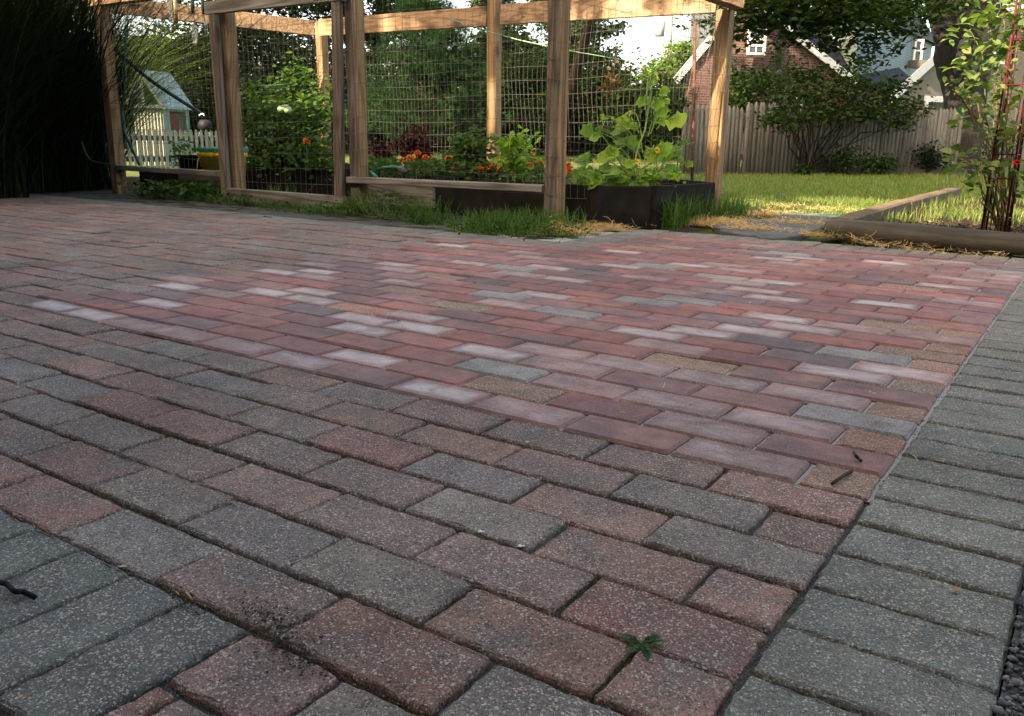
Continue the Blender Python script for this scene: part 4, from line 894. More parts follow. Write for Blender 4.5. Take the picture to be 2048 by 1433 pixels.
bgtree(60, -60, 330, 420, 20, LM['dark'], 'dark tree behind the tall grass at the far left', dens=1.2, ls=0.16)
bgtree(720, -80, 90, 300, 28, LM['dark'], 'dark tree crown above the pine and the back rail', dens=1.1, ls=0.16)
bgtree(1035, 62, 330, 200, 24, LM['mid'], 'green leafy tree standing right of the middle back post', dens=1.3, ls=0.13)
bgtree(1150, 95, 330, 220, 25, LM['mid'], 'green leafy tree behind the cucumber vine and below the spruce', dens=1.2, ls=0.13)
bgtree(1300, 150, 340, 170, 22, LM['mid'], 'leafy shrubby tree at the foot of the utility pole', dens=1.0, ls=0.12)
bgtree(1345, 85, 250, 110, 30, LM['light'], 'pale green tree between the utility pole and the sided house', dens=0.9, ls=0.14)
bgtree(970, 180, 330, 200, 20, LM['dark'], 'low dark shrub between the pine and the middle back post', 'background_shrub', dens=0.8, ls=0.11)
# hedge closing the view low down
hp = np.column_stack([rng.uniform(0, 1, 52000), rng.uniform(0, 1, 52000), rng.normal(size=52000)])
A_ = D(-260, 300, 30); B_ = D(1390, 300, 27); hz_ = 0.05+hp[:, 1]*((3.3+0.35*np.sin(hp[:, 0]*17)+0.25*np.sin(hp[:, 0]*41))*np.clip(1.25-np.maximum(hp[:, 0]-0.72, 0)*4.2, 0.45, 1)); hpos = A_[None, :]*(1-hp[:, :1])+B_[None, :]*hp[:, :1]; hpos[:, 2] = hz_; hpos[:, :2] += hp[:, 2:3]*fw[:2]*0.5
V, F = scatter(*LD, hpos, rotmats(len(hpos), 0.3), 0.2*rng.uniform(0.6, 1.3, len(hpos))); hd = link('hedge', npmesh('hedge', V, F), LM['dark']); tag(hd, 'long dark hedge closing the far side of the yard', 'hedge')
hb_ = MB(); hb_.beam((A_[0]+fw[0], A_[1]+fw[1], 0.75), (B_[0]+fw[0], B_[1]+fw[1], 0.75), 0.25, 1.5); hb_.build('stems', MT['bark'], hd)
# white pine: whorled branches with needle tufts
pr = empty('pine_tree', D(850, 330, 17.5)*[1, 1, 0], 'soft needled green pine filling the view behind the middle wire panel', 'tree')
pc = D(850, 330, 17.5); b = MB(); b.tube([(pc[0], pc[1], -.1), (pc[0], pc[1], 3.3)], [0.09, 0.02], 8); tp = []; td = []
for k in range(230):
    t = rng.random()**0.8; z = 0.15+t*2.75; L_ = (1.55*(1-t)**0.62+0.22)*rng.uniform(0.75, 1.08); a = rng.uniform(0, 2*math.pi); q = np.array([pc[0]+math.cos(a)*L_, pc[1]+math.sin(a)*L_, z+0.30*L_])
    P = limb(b, (pc[0], pc[1], z), q, 0.014, 0.004, 0.05, 6, 4)
    for s in np.linspace(0.3, 1, 9):
        i = s*(len(P)-1); j = min(int(i), len(P)-2); c = P[j]+(P[j+1]-P[j])*(i-j)
        for _ in range(3): tp.append(c+rng.normal(size=3)*0.09); td.append(np.array([math.cos(a), math.sin(a), 0.5])+rng.normal(size=3)*0.5)
b.build('trunk', MT['bark'], pr)
tp = np.array(tp); td = np.array(td); td /= np.linalg.norm(td, axis=1)[:, None]; nn = 22
pos = np.repeat(tp, nn, 0); dr = np.repeat(td, nn, 0)+rng.normal(size=(len(pos), 3))*0.42; dr /= np.linalg.norm(dr, axis=1)[:, None]
sdv = np.cross(dr, rng.normal(size=(len(pos), 3))); sdv /= np.linalg.norm(sdv, axis=1)[:, None]; Ln = rng.uniform(0.08, 0.15, len(pos))[:, None]
V = np.stack([pos+sdv*0.0035, pos-sdv*0.0035, pos+dr*Ln], 1).reshape(-1, 3); F = np.arange(len(V)).reshape(-1, 3); link('crown', npmesh('crown', V, F), LM['pine'], pr)
# spruces with drooping branches
def spruce(px, ytop, dep, wpx, label, seed):
    rg = np.random.default_rng(seed); c = D(px, 300, dep)*[1, 1, 0]; H = D(px, ytop, dep)[2]; rad = wpx/2*dep/CF
    root = empty('spruce_tree', c, label, 'tree', 'drooping spruces'); b = MB(); b.tube([c+(0, 0, -.1), c+(0, 0, H)], [0.22, 0.02], 8); tp = []
    for k in range(95):
        t = rg.random(); z = 1.0+t*(H-1.2); L_ = rad*((1-t)**0.7*0.95+0.06)*rg.uniform(0.7, 1.1); a = rg.uniform(0, 2*math.pi); d = np.array([math.cos(a), math.sin(a), 0]); P = []
        for s in np.linspace(0, 1, 8): P.append(c+d*L_*s+np.array([0, 0, z-0.35*L_*s+0.42*L_*s**2.4]))
        b.tube(P, list(np.linspace(0.03, 0.006, 8)), 4, cap=False)
        for s in np.linspace(0.12, 1, 20):
            i = s*7; j = min(int(i), 6); q = P[j]+(P[j+1]-P[j])*(i-j)
            for _ in range(3): tp.append((q, rg.uniform(0.12, 0.45)*(1.1-s*0.4)))
    b.build('trunk', MT['bark'], root); pos = []; 
    for q, hl in tp:
        q = q+rg.normal(size=3)*[.12, .12, .03]
        for s in np.linspace(0, 1, 6): pos.append(q-np.array([0, 0, hl*s])+rg.normal(size=3)*0.035)
    pos = np.array(pos); rm = rotmats(len(pos), 0.0, rg); V, F = scatter(*LD, pos, rm, rg.uniform(0.09, 0.19, len(pos))); link('crown', npmesh('crown', V, F), LM['spruce'], root)
spruce(1135, -160, 30, 330, 'tall drooping spruce right behind the right front post', 3)
spruce(985, -60, 36, 250, 'drooping spruce behind the middle back post', 4)

# crowns out of view, added to keep sun off lawn, fence, houses and yard edge
def added_shade_tree(c, rad, n, label, foot=None, tr=0.3):
    root = empty('added_shade_tree', (c[0], c[1], 0), label, 'tree', 'unseen crowns added for shade')
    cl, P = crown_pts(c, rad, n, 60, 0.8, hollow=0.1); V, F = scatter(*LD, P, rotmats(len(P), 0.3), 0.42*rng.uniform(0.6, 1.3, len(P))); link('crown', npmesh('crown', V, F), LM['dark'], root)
    f_ = foot if foot is not None else c; b = MB(); limb(b, (f_[0], f_[1], -0.1), (c[0], c[1], c[2]), tr, tr*.4, 0.02, 6, 10); b.build('trunk', MT['bark'], root, True)
added_shade_tree((-5.8, -2.3, 10.9), (4.3, 2.2, 3.5), 300, 'unseen tall tree added at the side of the house to shade the far lawn')
added_shade_tree((-19.5, -3.0, 19.0), (7.5, 3.0, 6.0), 260, 'unseen tall tree added farther left to shade the trees behind the playhouse')
added_shade_tree((-7.4, 18.5, 13.0), (6.0, 4.0, 7.0), 400, 'very tall tree added beyond the fence, crown out of view, to shade the neighbouring houses', D(1098, 300, 23), 0.16)
# ---------------- maple with thick forked trunk
mp = empty('maple_tree', G(1912, 345)*[1, 1, 0], 'large maple with a thick dark forked trunk and low hanging foliage on the right', 'tree')
m, nt_, b_ = mat('maple_bark'); v = coords(nt_, (9, 9, 1.6)); n1 = noise(nt_, v, 1.2, 6, 0.7, 1.0); n2 = noise(nt_, coords(nt_), 5, 4)
c = mixc(nt_, 1.0, ramp(nt_, n1, [(0.35, (0.003, 0.002, 0.0015)), (0.55, (0.009, 0.0065, 0.005)), (0.75, (0.02, 0.015, 0.010))]), ramp(nt_, n2, [(0.3, gray(0.6)), (0.7, gray(1.2))]), 'MULTIPLY')
nt_.links.new(c, b_.inputs['Base Color']); b_.inputs['Roughness'].default_value = 0.95; bump(nt_, b_, n1, 1.0, 0.05); MT['maplebark'] = m
def trunkmesh(b, pts, n=26, seed=1):
    rg = np.random.default_rng(seed); ph = rg.uniform(0, 6, 8); V = []; K = 40; L = len(pts)-1
    for i in range(K):
        t = i/(K-1)*L; j = min(int(t), L-1); f = t-j; f = f*f*(3-2*f); c = np.array(pts[j][:3])*(1-f)+np.array(pts[j+1][:3])*f; r_ = pts[j][3]*(1-f)+pts[j+1][3]*f
        for k in range(n):
            a = 2*math.pi*k/n; fl = 1+0.10*math.sin(3*a+ph[0]+t*0.5)+0.07*math.sin(5*a+ph[1]+t*0.8)+0.05*math.sin(9*a+ph[2]-t)+rg.normal()*0.012
            if i < 8: fl *= 1+0.22*(1-i/8)**2*(0.6+math.sin(4*a+ph[3]))
            V.append((c[0]+math.cos(a)*r_*fl, c[1]+math.sin(a)*r_*fl, c[2]))
    b.add(V, [(i*n+k, i*n+(k+1) % n, (i+1)*n+(k+1) % n, (i+1)*n+k) for i in range(K-1) for k in range(n)])
td_ = 15.2
def pt(px, py, r_): q = D(px+4, py, td_); return (q[0], q[1], q[2], 1.22*r_*td_/CF)
b = MB(); q0 = D(1914, 352, td_); trunkmesh(b, [(q0[0], q0[1], -0.1, 38*td_/CF), pt(1912, 320, 33), pt(1922, 260, 28), pt(1928, 190, 32), pt(1925, 120, 42), pt(1938, 50, 44), pt(1945, -30, 42)])
trunkmesh(b, [pt(1920, 190, 18), pt(1900, 120, 20), pt(1880, 40, 19), pt(1862, -60, 18), pt(1830, -260, 14)], 18, 2)
trunkmesh(b, [pt(1940, -20, 38), pt(1950, -200, 32), pt(1990, -500, 22)], 20, 3); trunkmesh(b, [pt(1940, 60, 22), pt(1975, -30, 22), pt(2050, -250, 16)], 18, 4)
cl1, P1_ = crown_pts((-2.6, 14.6, 8.3), (7.2, 6.0, 4.6), 210, 110, 1.0, hollow=0.25)
zlim = lambda P: P[P[:, 2] > 2.7+0.0*P[:, 0]]
P1_ = zlim(P1_)
# low hanging sprays seen at the top of the view
sp_ = [];
for px, py, dep, sx_, n_ in ((1650, -5, 12.5, 0.6, 500), (1780, -8, 13, 0.6, 500), (1840, 60, 14.6, 0.16, 50), (1900, -5, 13.5, 0.35, 200), (1560, -10, 12.5, 0.5, 400), (1570, 15, 13.5, 0.45, 560), (1530, 45, 13.3, 0.20, 150), (1630, 5, 13.2, 0.5, 700), (1620, 48, 13.4, 0.25, 260), (1700, 15, 13.6, 0.5, 700), (1690, 62, 13.6, 0.28, 260), (1760, 12, 14.0, 0.5, 560), (1505, 15, 13.0, 0.38, 380), (1492, 70, 13.3, 0.20, 130), (1590, 78, 13.3, 0.18, 90), (1810, 5, 14.2, 0.45, 330), (1850, 22, 14.4, 0.25, 110), (1745, 95, 13.9, 0.30, 200), (1660, 92, 13.6, 0.15, 70), (1480, 10, 13.0, 0.30, 160), (1780, 60, 14, 0.20, 110), (1405, 45, 15.0, 0.22, 90), (1455, 70, 14.0, 0.2, 60)):
    c = D(px, py, dep); sp_.append(c+rng.normal(size=(n_, 3))*np.array([sx_, sx_*0.8, sx_*0.42]))
    limb(b, (-2.4, 15.2, 3.2), c, 0.05, 0.008, 0.08, 8, 5)
b.build('trunk', MT['maplebark'], mp, True)
P1_ = np.concatenate([P1_]+sp_); V, F = scatter(*LD, P1_, rotmats(len(P1_), 0.45), np.where(P1_[:, 2] < 4.0, 0.125, 0.24)*rng.uniform(0.6, 1.25, len(P1_))); link('crown', npmesh('crown', V, F), LM['maple'], mp)

# ---------------- multi stemmed shrub before the fence
def shrub(name, base, tips, n, spread, ls, lm, label, cat='shrub', tmpl=LO, r0=0.02, group=None, upb=0.4, stemmat=None, stems=True):
    """stems run from the base to each tip (point, radius) and leaves gather round the tips"""
    root = empty(name, (base[0], base[1], base[2]), label, cat, group); b = MB(); P = []
    for tp_, rad, w_ in tips:
        pp = limb(b, np.array(base)+rng.normal(size=3)*[.006, .006, 0], tp_, r0, r0*0.25, 0.07, 7, 5)
        k = max(3, int(n*w_)); c = np.array(tp_)+rng.normal(size=(k, 3))*np.array([1, 1, 0.55])*rad; P.append(c)
    if stems: b.build('stem', stemmat or MT['bark'], root, True)
    P = np.concatenate(P); V, F = scatter(*tmpl, P, rotmats(len(P), upb), ls*rng.uniform(0.55, 1.25, len(P))); link('foliage', npmesh('foliage', V, F), lm, root); return root
sb = G(1614, 349)
tips = [(D(x, y-8, d), r_, w_) for x, y, d, r_, w_ in ((1545, 250, 12.2, .12, .7), (1570, 235, 12.4, .13, .6), (1575, 262, 12.2, .10, .35), (1530, 170, 12.9, .13, .6), (1585, 190, 12.6, .18, 1.0), (1635, 160, 13.0, .17, .9), (1620, 205, 12.6, .18, 1.0), (1665, 195, 12.7, .18, 1.1), (1700, 165, 12.8, .18, 1.0), (1700, 215, 12.8, .19, 1.1), (1745, 190, 13.0, .2, 1.1), (1745, 235, 12.9, .16, 1), (1790, 215, 13.1, .18, 1.0), (1830, 225, 13.3, .15, .7), (1670, 235, 12.6, .15, .8), (1620, 240, 12.5, .13, .6), (1720, 135, 13.1, .13, .45), (1790, 180, 13.1, .14, .6), (1600, 160, 12.9, .13, .5), (1800, 255, 13.1, .12, .5))]
shrub('flowering_shrub', sb, tips, 300, 0, 0.075, LM['mid'], 'spreading multi stemmed shrub standing in front of the stockade fence', tmpl=LO, r0=0.016)
for i, (x, d, h_, sz, lb) in enumerate(((1700, 12.9, .34, .26, 'rounded dark bush at the foot of the fence right of the spreading shrub'), (1770, 13.2, .24, .20, 'small dark bush at the foot of the fence beside the low planks'), (1610, 12.6, .12, .10, 'tiny weed tuft at the foot of the spreading shrub'), (1860, 13.8, .45, .30, 'dark bush growing against the fence left of the maple trunk'), (1985, 15.4, 1.0, .55, 'dark bush filling the gap right of the maple trunk behind the rose'))):
    c = D(x, 300, d); c = np.array([c[0], c[1], 0.0]); shrub('bush', c, [(c+(rng.normal()*sz*.5, rng.normal()*sz*.3, h_*rng.uniform(.3, 1)), sz*.5, 1) for _ in range(7)], 130 if sz > .15 else 40, 0, 0.055, LM['mid'] if i < 3 else LM['dark'], lb, 'bush', r0=.006)
b = MB(); p, q = G(1765, 347), G(1960, 350); b.beam((p[0], p[1], .03), (q[0], q[1], .03), 0.12, 0.09); tag(b.build('plank_edging', MT['log'], None, origin=p), 'low dark plank edging in front of the maple trunk', 'edging')
# climbing vine on the brick house
vp = np.concatenate([D(x, y, 29.3)+rng.normal(size=(n_, 3))*s for x, y, s, n_ in ((1480, 180, .35, 500), (1490, 210, .3, 400), (1530, 165, .3, 300), (1560, 185, .35, 250), (1475, 150, .25, 220), (1560, 120, .25, 120), (1590, 150, .3, 160), (1470, 225, .3, 300))])
V, F = scatter(*LD, vp, rotmats(len(vp), 0.2), 0.17*rng.uniform(.6, 1.2, len(vp))); vo_ = link('climbing_vine', npmesh('climbing_vine', V, F), LM['mid']); tag(vo_, 'leafy vine climbing the lower left of the brick house', 'vine')

# ---------------- ornamental grasses
LM['grassshade'] = leafmat('shaded_grass_blade', [(0.003, 0.006, 0.0025), (0.005, 0.010, 0.004), (0.03, 0.045, 0.016), (0.004, 0.007, 0.003), (0.004, 0.008, 0.003), (0.006, 0.010, 0.004)], 0.1, 0.6, spec=0.12)  # deep shade is put into these near-black blade colours
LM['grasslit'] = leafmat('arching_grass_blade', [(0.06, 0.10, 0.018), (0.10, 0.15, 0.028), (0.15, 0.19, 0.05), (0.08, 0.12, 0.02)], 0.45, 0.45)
def clump(name, c, n, h, spread, rad, wid, lm, label, cat='grass', seg=8, az=None, droop=1.0, group=None, h_=None):
    base = np.array(c)[None]+np.column_stack([np.clip(rng.normal(size=(n, 2)), -1.7, 1.7)*rad, np.zeros(n)]); az_ = rng.uniform(0, 2*np.pi, n) if az is None else rng.normal(az[0], az[1], n)
    hh = h*rng.uniform(0.55, 1.15, n); ln = spread*rng.uniform(0.25, 1.15, n); V, F = blades(base, hh, ln, az_, wid*rng.uniform(0.6, 1.2, n), seg, droop)
    o = link(name, npmesh(name, V, F, smooth=True), lm, origin=c); return tag(o, label, cat, group)
clump('ornamental_grass', (-7.55, 2.62, 0), 5200, 2.3, 1.7, 0.30, 0.011, LM['grassshade'], 'huge clump of shade-darkened arching ornamental grass filling the shaded left edge', 'ornamental grass', 9)
clump('ornamental_grass', (-6.85, 1.72, 0), 3400, 1.9, 1.25, 0.20, 0.010, LM['grassshade'], 'shade-darkened arching ornamental grass clump spilling over the left end of the patio', 'ornamental grass', 9)
clump('ornamental_grass', (-8.9, 1.4, 0), 3000, 2.0, 1.0, 0.30, 0.012, LM['grassshade'], 'shade-darkened ornamental grass clump rearmost at the left frame edge', 'ornamental grass', 8)
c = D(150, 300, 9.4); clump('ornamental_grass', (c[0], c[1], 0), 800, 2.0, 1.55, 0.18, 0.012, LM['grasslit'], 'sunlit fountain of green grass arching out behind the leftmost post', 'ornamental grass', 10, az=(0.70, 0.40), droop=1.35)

# ---------------- vegetables and flowers in the beds
LM['tomato'] = leafmat('tomato_leaf', [(0.025, 0.060, 0.010), (0.042, 0.085, 0.015), (0.085, 0.135, 0.025), (0.032, 0.070, 0.012)], 0.42)
LM['cuke'] = leafmat('cucumber_leaf', [(0.12, 0.22, 0.025), (0.18, 0.30, 0.035), (0.27, 0.36, 0.05), (0.14, 0.25, 0.03)], 0.5, 0.5)
LM['marig'] = leafmat('marigold_leaf', [(0.03, 0.07, 0.015), (0.05, 0.10, 0.02), (0.07, 0.12, 0.025)], 0.35)
LM['red'] = leafmat('dark_red_leaf', [(0.06, 0.012, 0.012), (0.10, 0.02, 0.018), (0.04, 0.010, 0.012), (0.13, 0.05, 0.035)], 0.3)
LM['weed'] = leafmat('weed_leaf', [(0.022, 0.048, 0.010), (0.036, 0.072, 0.014), (0.06, 0.10, 0.022), (0.028, 0.056, 0.012)], 0.35)
LM['rose'] = leafmat('rose_leaf', [(0.045, 0.09, 0.025), (0.08, 0.13, 0.035), (0.13, 0.17, 0.05), (0.06, 0.11, 0.03), (0.17, 0.18, 0.06)], 0.38, 0.4)
MT['orange'] = plain('orange_petals', (0.72, 0.16, 0.02), 0.7, var=0.2, scale=120); MT['yellowp'] = plain('yellow_petals', (0.75, 0.52, 0.04), 0.7, var=0.15, scale=120)
MT['fruit'] = plain('green_tomato_skin', (0.36, 0.46, 0.22), 0.35, var=0.08)
def vegplant(name, base, pts, label, cat, lm, tmpl, ls, per, rad, r0=0.006, upb=0.35, stem=MT['stem'], group=None):
    root = empty(name, base, label, cat, group); b = MB(); P = []
    for p in pts:
        L_ = limb(b, np.array(base)+rng.normal(size=3)*[.004, .004, 0], p, r0, r0*0.35, 0.08, 6, 5)
        for s in (0.45, 0.65, 0.8, 0.92, 1.0):
            i = s*(len(L_)-1); j = min(int(i), len(L_)-2); c = L_[j]+(L_[j+1]-L_[j])*(i-j); P.append(c+rng.normal(size=(per, 3))*rad)
    b.build('stem', stem, root, True); P = np.concatenate(P); V, F = scatter(*tmpl, P, rotmats(len(P), upb), ls*rng.uniform(.55, 1.25, len(P))); link('foliage', npmesh('foliage', V, F, smooth=False), lm, root); return root
# tomatoes
tb = D(570, 345, 7.9)
tps = [D(x, y, d) for x, y, d in ((590, 142, 7.6), (610, 160, 7.6), (560, 185, 7.7), (500, 180, 7.9), (640, 190, 7.6), (520, 215, 7.6), (570, 225, 7.5), (620, 220, 7.4), (500, 250, 7.6), (545, 260, 7.4), (600, 262, 7.4), (650, 250, 7.3), (505, 295, 7.5), (560, 300, 7.3), (610, 300, 7.3), (655, 300, 7.2), (530, 325, 7.3), (590, 325, 7.2), (640, 325, 7.2), (480, 315, 7.6), (585, 180, 7.6), (650, 215, 7.5))]
tr_ = vegplant('tomato_plant', (tb[0], tb[1], 0.18), tps, 'big leafy tomato plant with a pale green fruit behind the gate', 'tomato plant', LM['tomato'], LO, 0.058, 46, (0.085, 0.085, 0.075))
for px, py in ((563, 219), (571, 217), (576, 221)):
    b = MB(); b.lathe([(0, -.030), (.022, -.025), (.034, -.005), (.034, .01), (.022, .027), (0.004, .03)], D(px, py, 7.2), 14); b.build('fruit', MT['fruit'], tr_, True)
def flower(px, py, dep, mt, r_, label, group):
    c = D(px, py, dep); root = empty('marigold', (c[0], c[1], 0.22), label, 'flower', group); b = MB(); b.tube([(c[0], c[1], 0.2), c-(0, 0, r_*.6)], 0.003, 5); b.build('stem', MT['stem'], root)
    n = 46; P = np.tile(c, (n, 1)); el = rng.uniform(-0.3, 1.4, n); az_ = rng.uniform(0, 6.28, n); x = np.stack([np.cos(az_)*np.cos(el), np.sin(az_)*np.cos(el), np.sin(el)], 1)
    y_ = np.cross(x, rng.normal(size=(n, 3))); y_ /= np.linalg.norm(y_, axis=1)[:, None]; V, F = scatter([(0, 0, 0), (.6, .34, .05), (1, .26, -.05), (1, -.26, -.05), (.6, -.34, .05)], [(0, 1, 4), (1, 2, 3), (1, 3, 4)], P, np.stack([x, y_, np.cross(x, y_)], 1), r_*rng.uniform(.7, 1.1, n))
    link('petals', npmesh('petals', V, F), mt, root)
og = 'orange marigolds in the front bed'; yg = 'small yellow blooms in the front bed'
for px, py, d, r_, lb in ((820, 320, 6.0, .032, 'orange marigold left of centre, beside two others under the dark red plant'), (835, 308, 6.2, .025, 'smaller orange marigold just above its neighbour below the dark red plant'), (852, 317, 6.1, .026, 'round orange marigold right of the dark red plant'), (897, 319, 6.0, .024, 'single orange marigold standing alone against black shade'), (803, 322, 6.1, .018, 'smallest orange marigold next to the hose nozzle'), (911, 343, 5.7, .030, 'reddish orange marigold low at the left of the pepper plant'), (929, 341, 5.7, .024, 'half hidden orange marigold among pepper leaves'), (950, 337, 5.75, .022, 'small orange marigold behind its larger neighbour right of the pepper plant'), (961, 342, 5.6, .030, 'orange marigold low in front of the pepper plant'), (977, 333, 5.7, .026, 'upper left bloom of the orange marigold group near the middle back post'), (986, 337, 5.6, .030, 'largest bloom of the orange marigold group near the middle back post'), (995, 335, 5.65, .028, 'upper right bloom of the orange marigold group near the middle back post'), (1002, 342, 5.55, .032, 'lowest bloom of the orange marigold group near the middle back post'), (1061, 331, 5.5, .022, 'orange marigold under the tiny yellow flowers by the front post'), (1081, 330, 5.4, .024, 'orange marigold touching the left edge of the right front post'), (1137, 334, 5.0, .022, 'orange marigold just right of the right front post, upper'), (1137, 344, 5.0, .022, 'orange marigold just right of the right front post, lower'), (613, 285, 7.1, .028, 'lone orange marigold under the tomato foliage')):
    flower(px, py, d, MT['orange'], r_*1.1, lb, og)
for px, py, d, lb in ((735, 322, 6.2, 'yellow bloom next to the left post of the marigold bed, upper'), (731, 332, 6.1, 'yellow bloom next to the left post of the marigold bed, lower'), (777, 324, 6.2, 'yellow bloom above the green hose end'), (883, 331, 5.9, 'yellow bloom left of the pepper plant'), (996, 318, 5.9, 'bright yellow bloom at the foot of the middle back post'), (1034, 322, 5.6, 'tiny yellow bloom below the tall pepper plant'), (1065, 309, 5.6, 'highest yellow bloom left of the right front post'), (826, 315, 6.1, 'yellow bloom squeezed beside the orange marigold'), (1314, 303, 5.0, 'yellow cucumber blossom among the lower leaves'), (1274, 325, 4.9, 'orange yellow cucumber blossom low in the vine')):
    flower(px, py, d, MT['yellowp'], 0.020, lb, yg)
def bedfill(name, pxs, n, lm, ls, label, cat, tmpl=LO, d=(5.4, 6.3), zr=(0.22, 0.33), group=None):
    (x0, x1) = pxs; P = []
    for _ in range(n):
        dep = rng.uniform(*d); q = D(rng.uniform(x0, x1), 330, dep); P.append((q[0], q[1], rng.uniform(*zr)))
    P = np.array(P); root = empty(name, (P[:, 0].mean(), P[:, 1].mean(), 0.22), label, cat, group)
    V, F = scatter(*tmpl, P, rotmats(len(P), 0.2), ls*rng.uniform(.6, 1.2, len(P))); link('foliage', npmesh('foliage', V, F), lm, root)
    b = MB(); 
    for i in range(0, n, max(1, n//40)): b.tube([(P[i, 0], P[i, 1], .2), P[i]], 0.002, 4, cap=False)
    b.build('stem', MT['stem'], root)
bedfill('marigold_foliage', (725, 800), 700, LM['marig'], 0.035, 'ferny marigold leaves at the left end of the marigold bed', 'foliage', d=(5.9, 6.5))
bedfill('marigold_foliage', (815, 905), 1100, LM['marig'], 0.035, 'ferny marigold leaves in the middle of the marigold bed', 'foliage', d=(5.8, 6.4))
bedfill('marigold_foliage', (905, 1085), 1600, LM['marig'], 0.035, 'ferny marigold leaves at the right end of the marigold bed', 'foliage', d=(5.5, 6.0))
bedfill('squash_leaves', (1015, 1090), 26, LM['tomato'], 0.09, 'broad green leaves low beside the right front post', 'foliage', LC, d=(5.1, 5.5), zr=(0.22, 0.29))
vegplant('pepper_plant', (*D(935, 345, 5.75)[:2], .22), [D(x, y, 5.75) for x, y in ((930, 295), (945, 285), (910, 305), (960, 300), (925, 320), (955, 318), (940, 305), (968, 285))], 'low bushy pepper plant left of the middle back post', 'pepper plant', LM['tomato'], LO, 0.055, 14, (.05, .05, .04))
vegplant('pepper_plant', (*D(1030, 345, 5.5)[:2], .22), [D(x, y, 5.5) for x, y in ((1010, 285), (1025, 275), (1040, 275), (1055, 282), (1030, 290), (1030, 310), (1010, 318), (1045, 315))], 'tall lit pepper plant right of the middle back post', 'pepper plant', LM['cuke'], LO, 0.062, 6, (.04, .04, .03))
vegplant('red_leaf_plant', (*D(830, 335, 6.4)[:2], .22), [D(x, y, 6.4) for x, y in ((815, 285), (835, 270), (828, 290), (840, 285), (820, 300), (838, 300))], 'tall dark red leafed plant above the marigolds', 'plant', LM['red'], LO, 0.045, 26, (.045, .045, .05), stem=MT['rust'])
vegplant('red_leaf_plant', (*D(762, 335, 6.5)[:2], .22), [D(x, y, 6.5) for x, y in ((755, 300), (770, 295), (765, 308))], 'smaller dark red leafed plant near the left post of the marigold bed', 'plant', LM['red'], LO, 0.045, 20, (.045, .045, .04), stem=MT['rust'])
# cucumber vine: individually placed broad leaves
cv = empty('cucumber_vine', (*D(1260, 350, 5.0)[:2], .22), 'bright yellow green cucumber vine climbing the wire in the right hand bed', 'vine')
cl_ = [(1300, 140, .05), (1296, 162, .09), (1290, 190, .13), (1315, 184, .10), (1300, 203, .13), (1262, 235, .15), (1340, 230, .19), (1304, 243, .15), (1250, 255, .13), (1278, 250, .08), (1190, 255, .13), (1200, 265, .11), (1212, 232, .05), (1230, 290, .14), (1185, 308, .16), (1255, 282, .12), (1280, 278, .14), (1308, 290, .19), (1340, 293, .12), (1362, 284, .06), (1350, 310, .11), (1320, 312, .12), (1275, 300, .11), (1245, 305, .12), (1265, 318, .10), (1172, 338, .11), (1200, 342, .13), (1220, 330, .12), (1240, 340, .15), (1262, 335, .13), (1285, 345, .15), (1255, 355, .13), (1225, 355, .13), (1195, 355, .12), (1300, 350, .13), (1270, 352, .12), (1160, 352, .10), (1330, 330, .10), (1372, 325, .08), (1345, 345, .08), (1150, 345, .09), (1178, 358, .10), (1213, 358, .11), (1243, 362, .10)]
cl_ += [(x+rng.normal()*14, y+rng.normal()*8+6, s*0.8) for x, y, s in cl_ if y > 285]+[(x+rng.normal()*10, y+rng.normal()*12, s*0.7) for x, y, s in cl_ if y < 262]
P = []; sz = []; b = MB(); rows = []
for x, y, s in cl_:
    dep = 4.95+rng.uniform(-.12, .25)+(0.15 if x > 1290 else 0); q = D(x, y, dep); P.append(q); sz.append(s*0.78)
    nz = np.array([rng.normal()*.30+.05, -0.75+rng.normal()*.25, 0.62]); nz /= np.linalg.norm(nz); xd = rt*(1 if x > 1280 else -1)*rng.uniform(.5, 1)+np.array([rng.normal()*.4, rng.normal()*.4, -0.5]); xd -= nz*(xd@nz); xd /= np.linalg.norm(xd); rows.append(np.stack([xd, np.cross(nz, xd), nz]))
    tgt = D(1290+(x-1290)*0.45, min(355, y+30), 5.0); b.tube([tgt, (np.array(tgt)+q)/2+(0, 0, .01), q], 0.0028, 5, cap=False)
V, F = scatter(*LC, np.array(P), np.array(rows), sz); link('foliage', npmesh('foliage', V, F, smooth=True), LM['cuke'], cv)
b.tube([D(1262, 360, 5.0), D(1275, 300, 5.0), D(1290, 260, 5.0), D(1300, 200, 5.02), D(1301, 140, 5.05)], [.006, .006, .005, .004, .002], 6)
b.tube([D(1255, 350, 5.0), D(1225, 300, 5.0), D(1200, 265, 5.0), D(1215, 230, 5.0)], [.005, .005, .004, .002], 6); b.tube([D(1280, 340, 5.0), D(1330, 310, 5.1), D(1370, 290, 5.15), D(1390, 285, 5.15)], [.005, .004, .003, .002], 6)
b.build('stem', MT['stem'], cv, True)
P = np.concatenate([D(x, y, 5.05)+rng.normal(size=(n_, 3))*[.05, .04, .02] for x, y, n_ in ((1160, 352, 60), (1200, 358, 70), (1240, 360, 80), (1290, 358, 70), (1330, 352, 50), (1300, 145, 14), (1300, 133, 10), (1213, 230, 10))])
V, F = scatter(*LO, P, rotmats(len(P), .3), 0.035*rng.uniform(.6, 1.3, len(P))); link('young_leaves', npmesh('young_leaves', V, F), LM['cuke'], cv)
P = np.concatenate([D(x, y, 5.2)+rng.normal(size=(n_, 3))*[.03, .03, .03] for x, y, n_ in ((1222, 170, 40), (1226, 155, 20), (1218, 182, 24))]); V, F = scatter(*LO, P, rotmats(len(P), .1), .03)
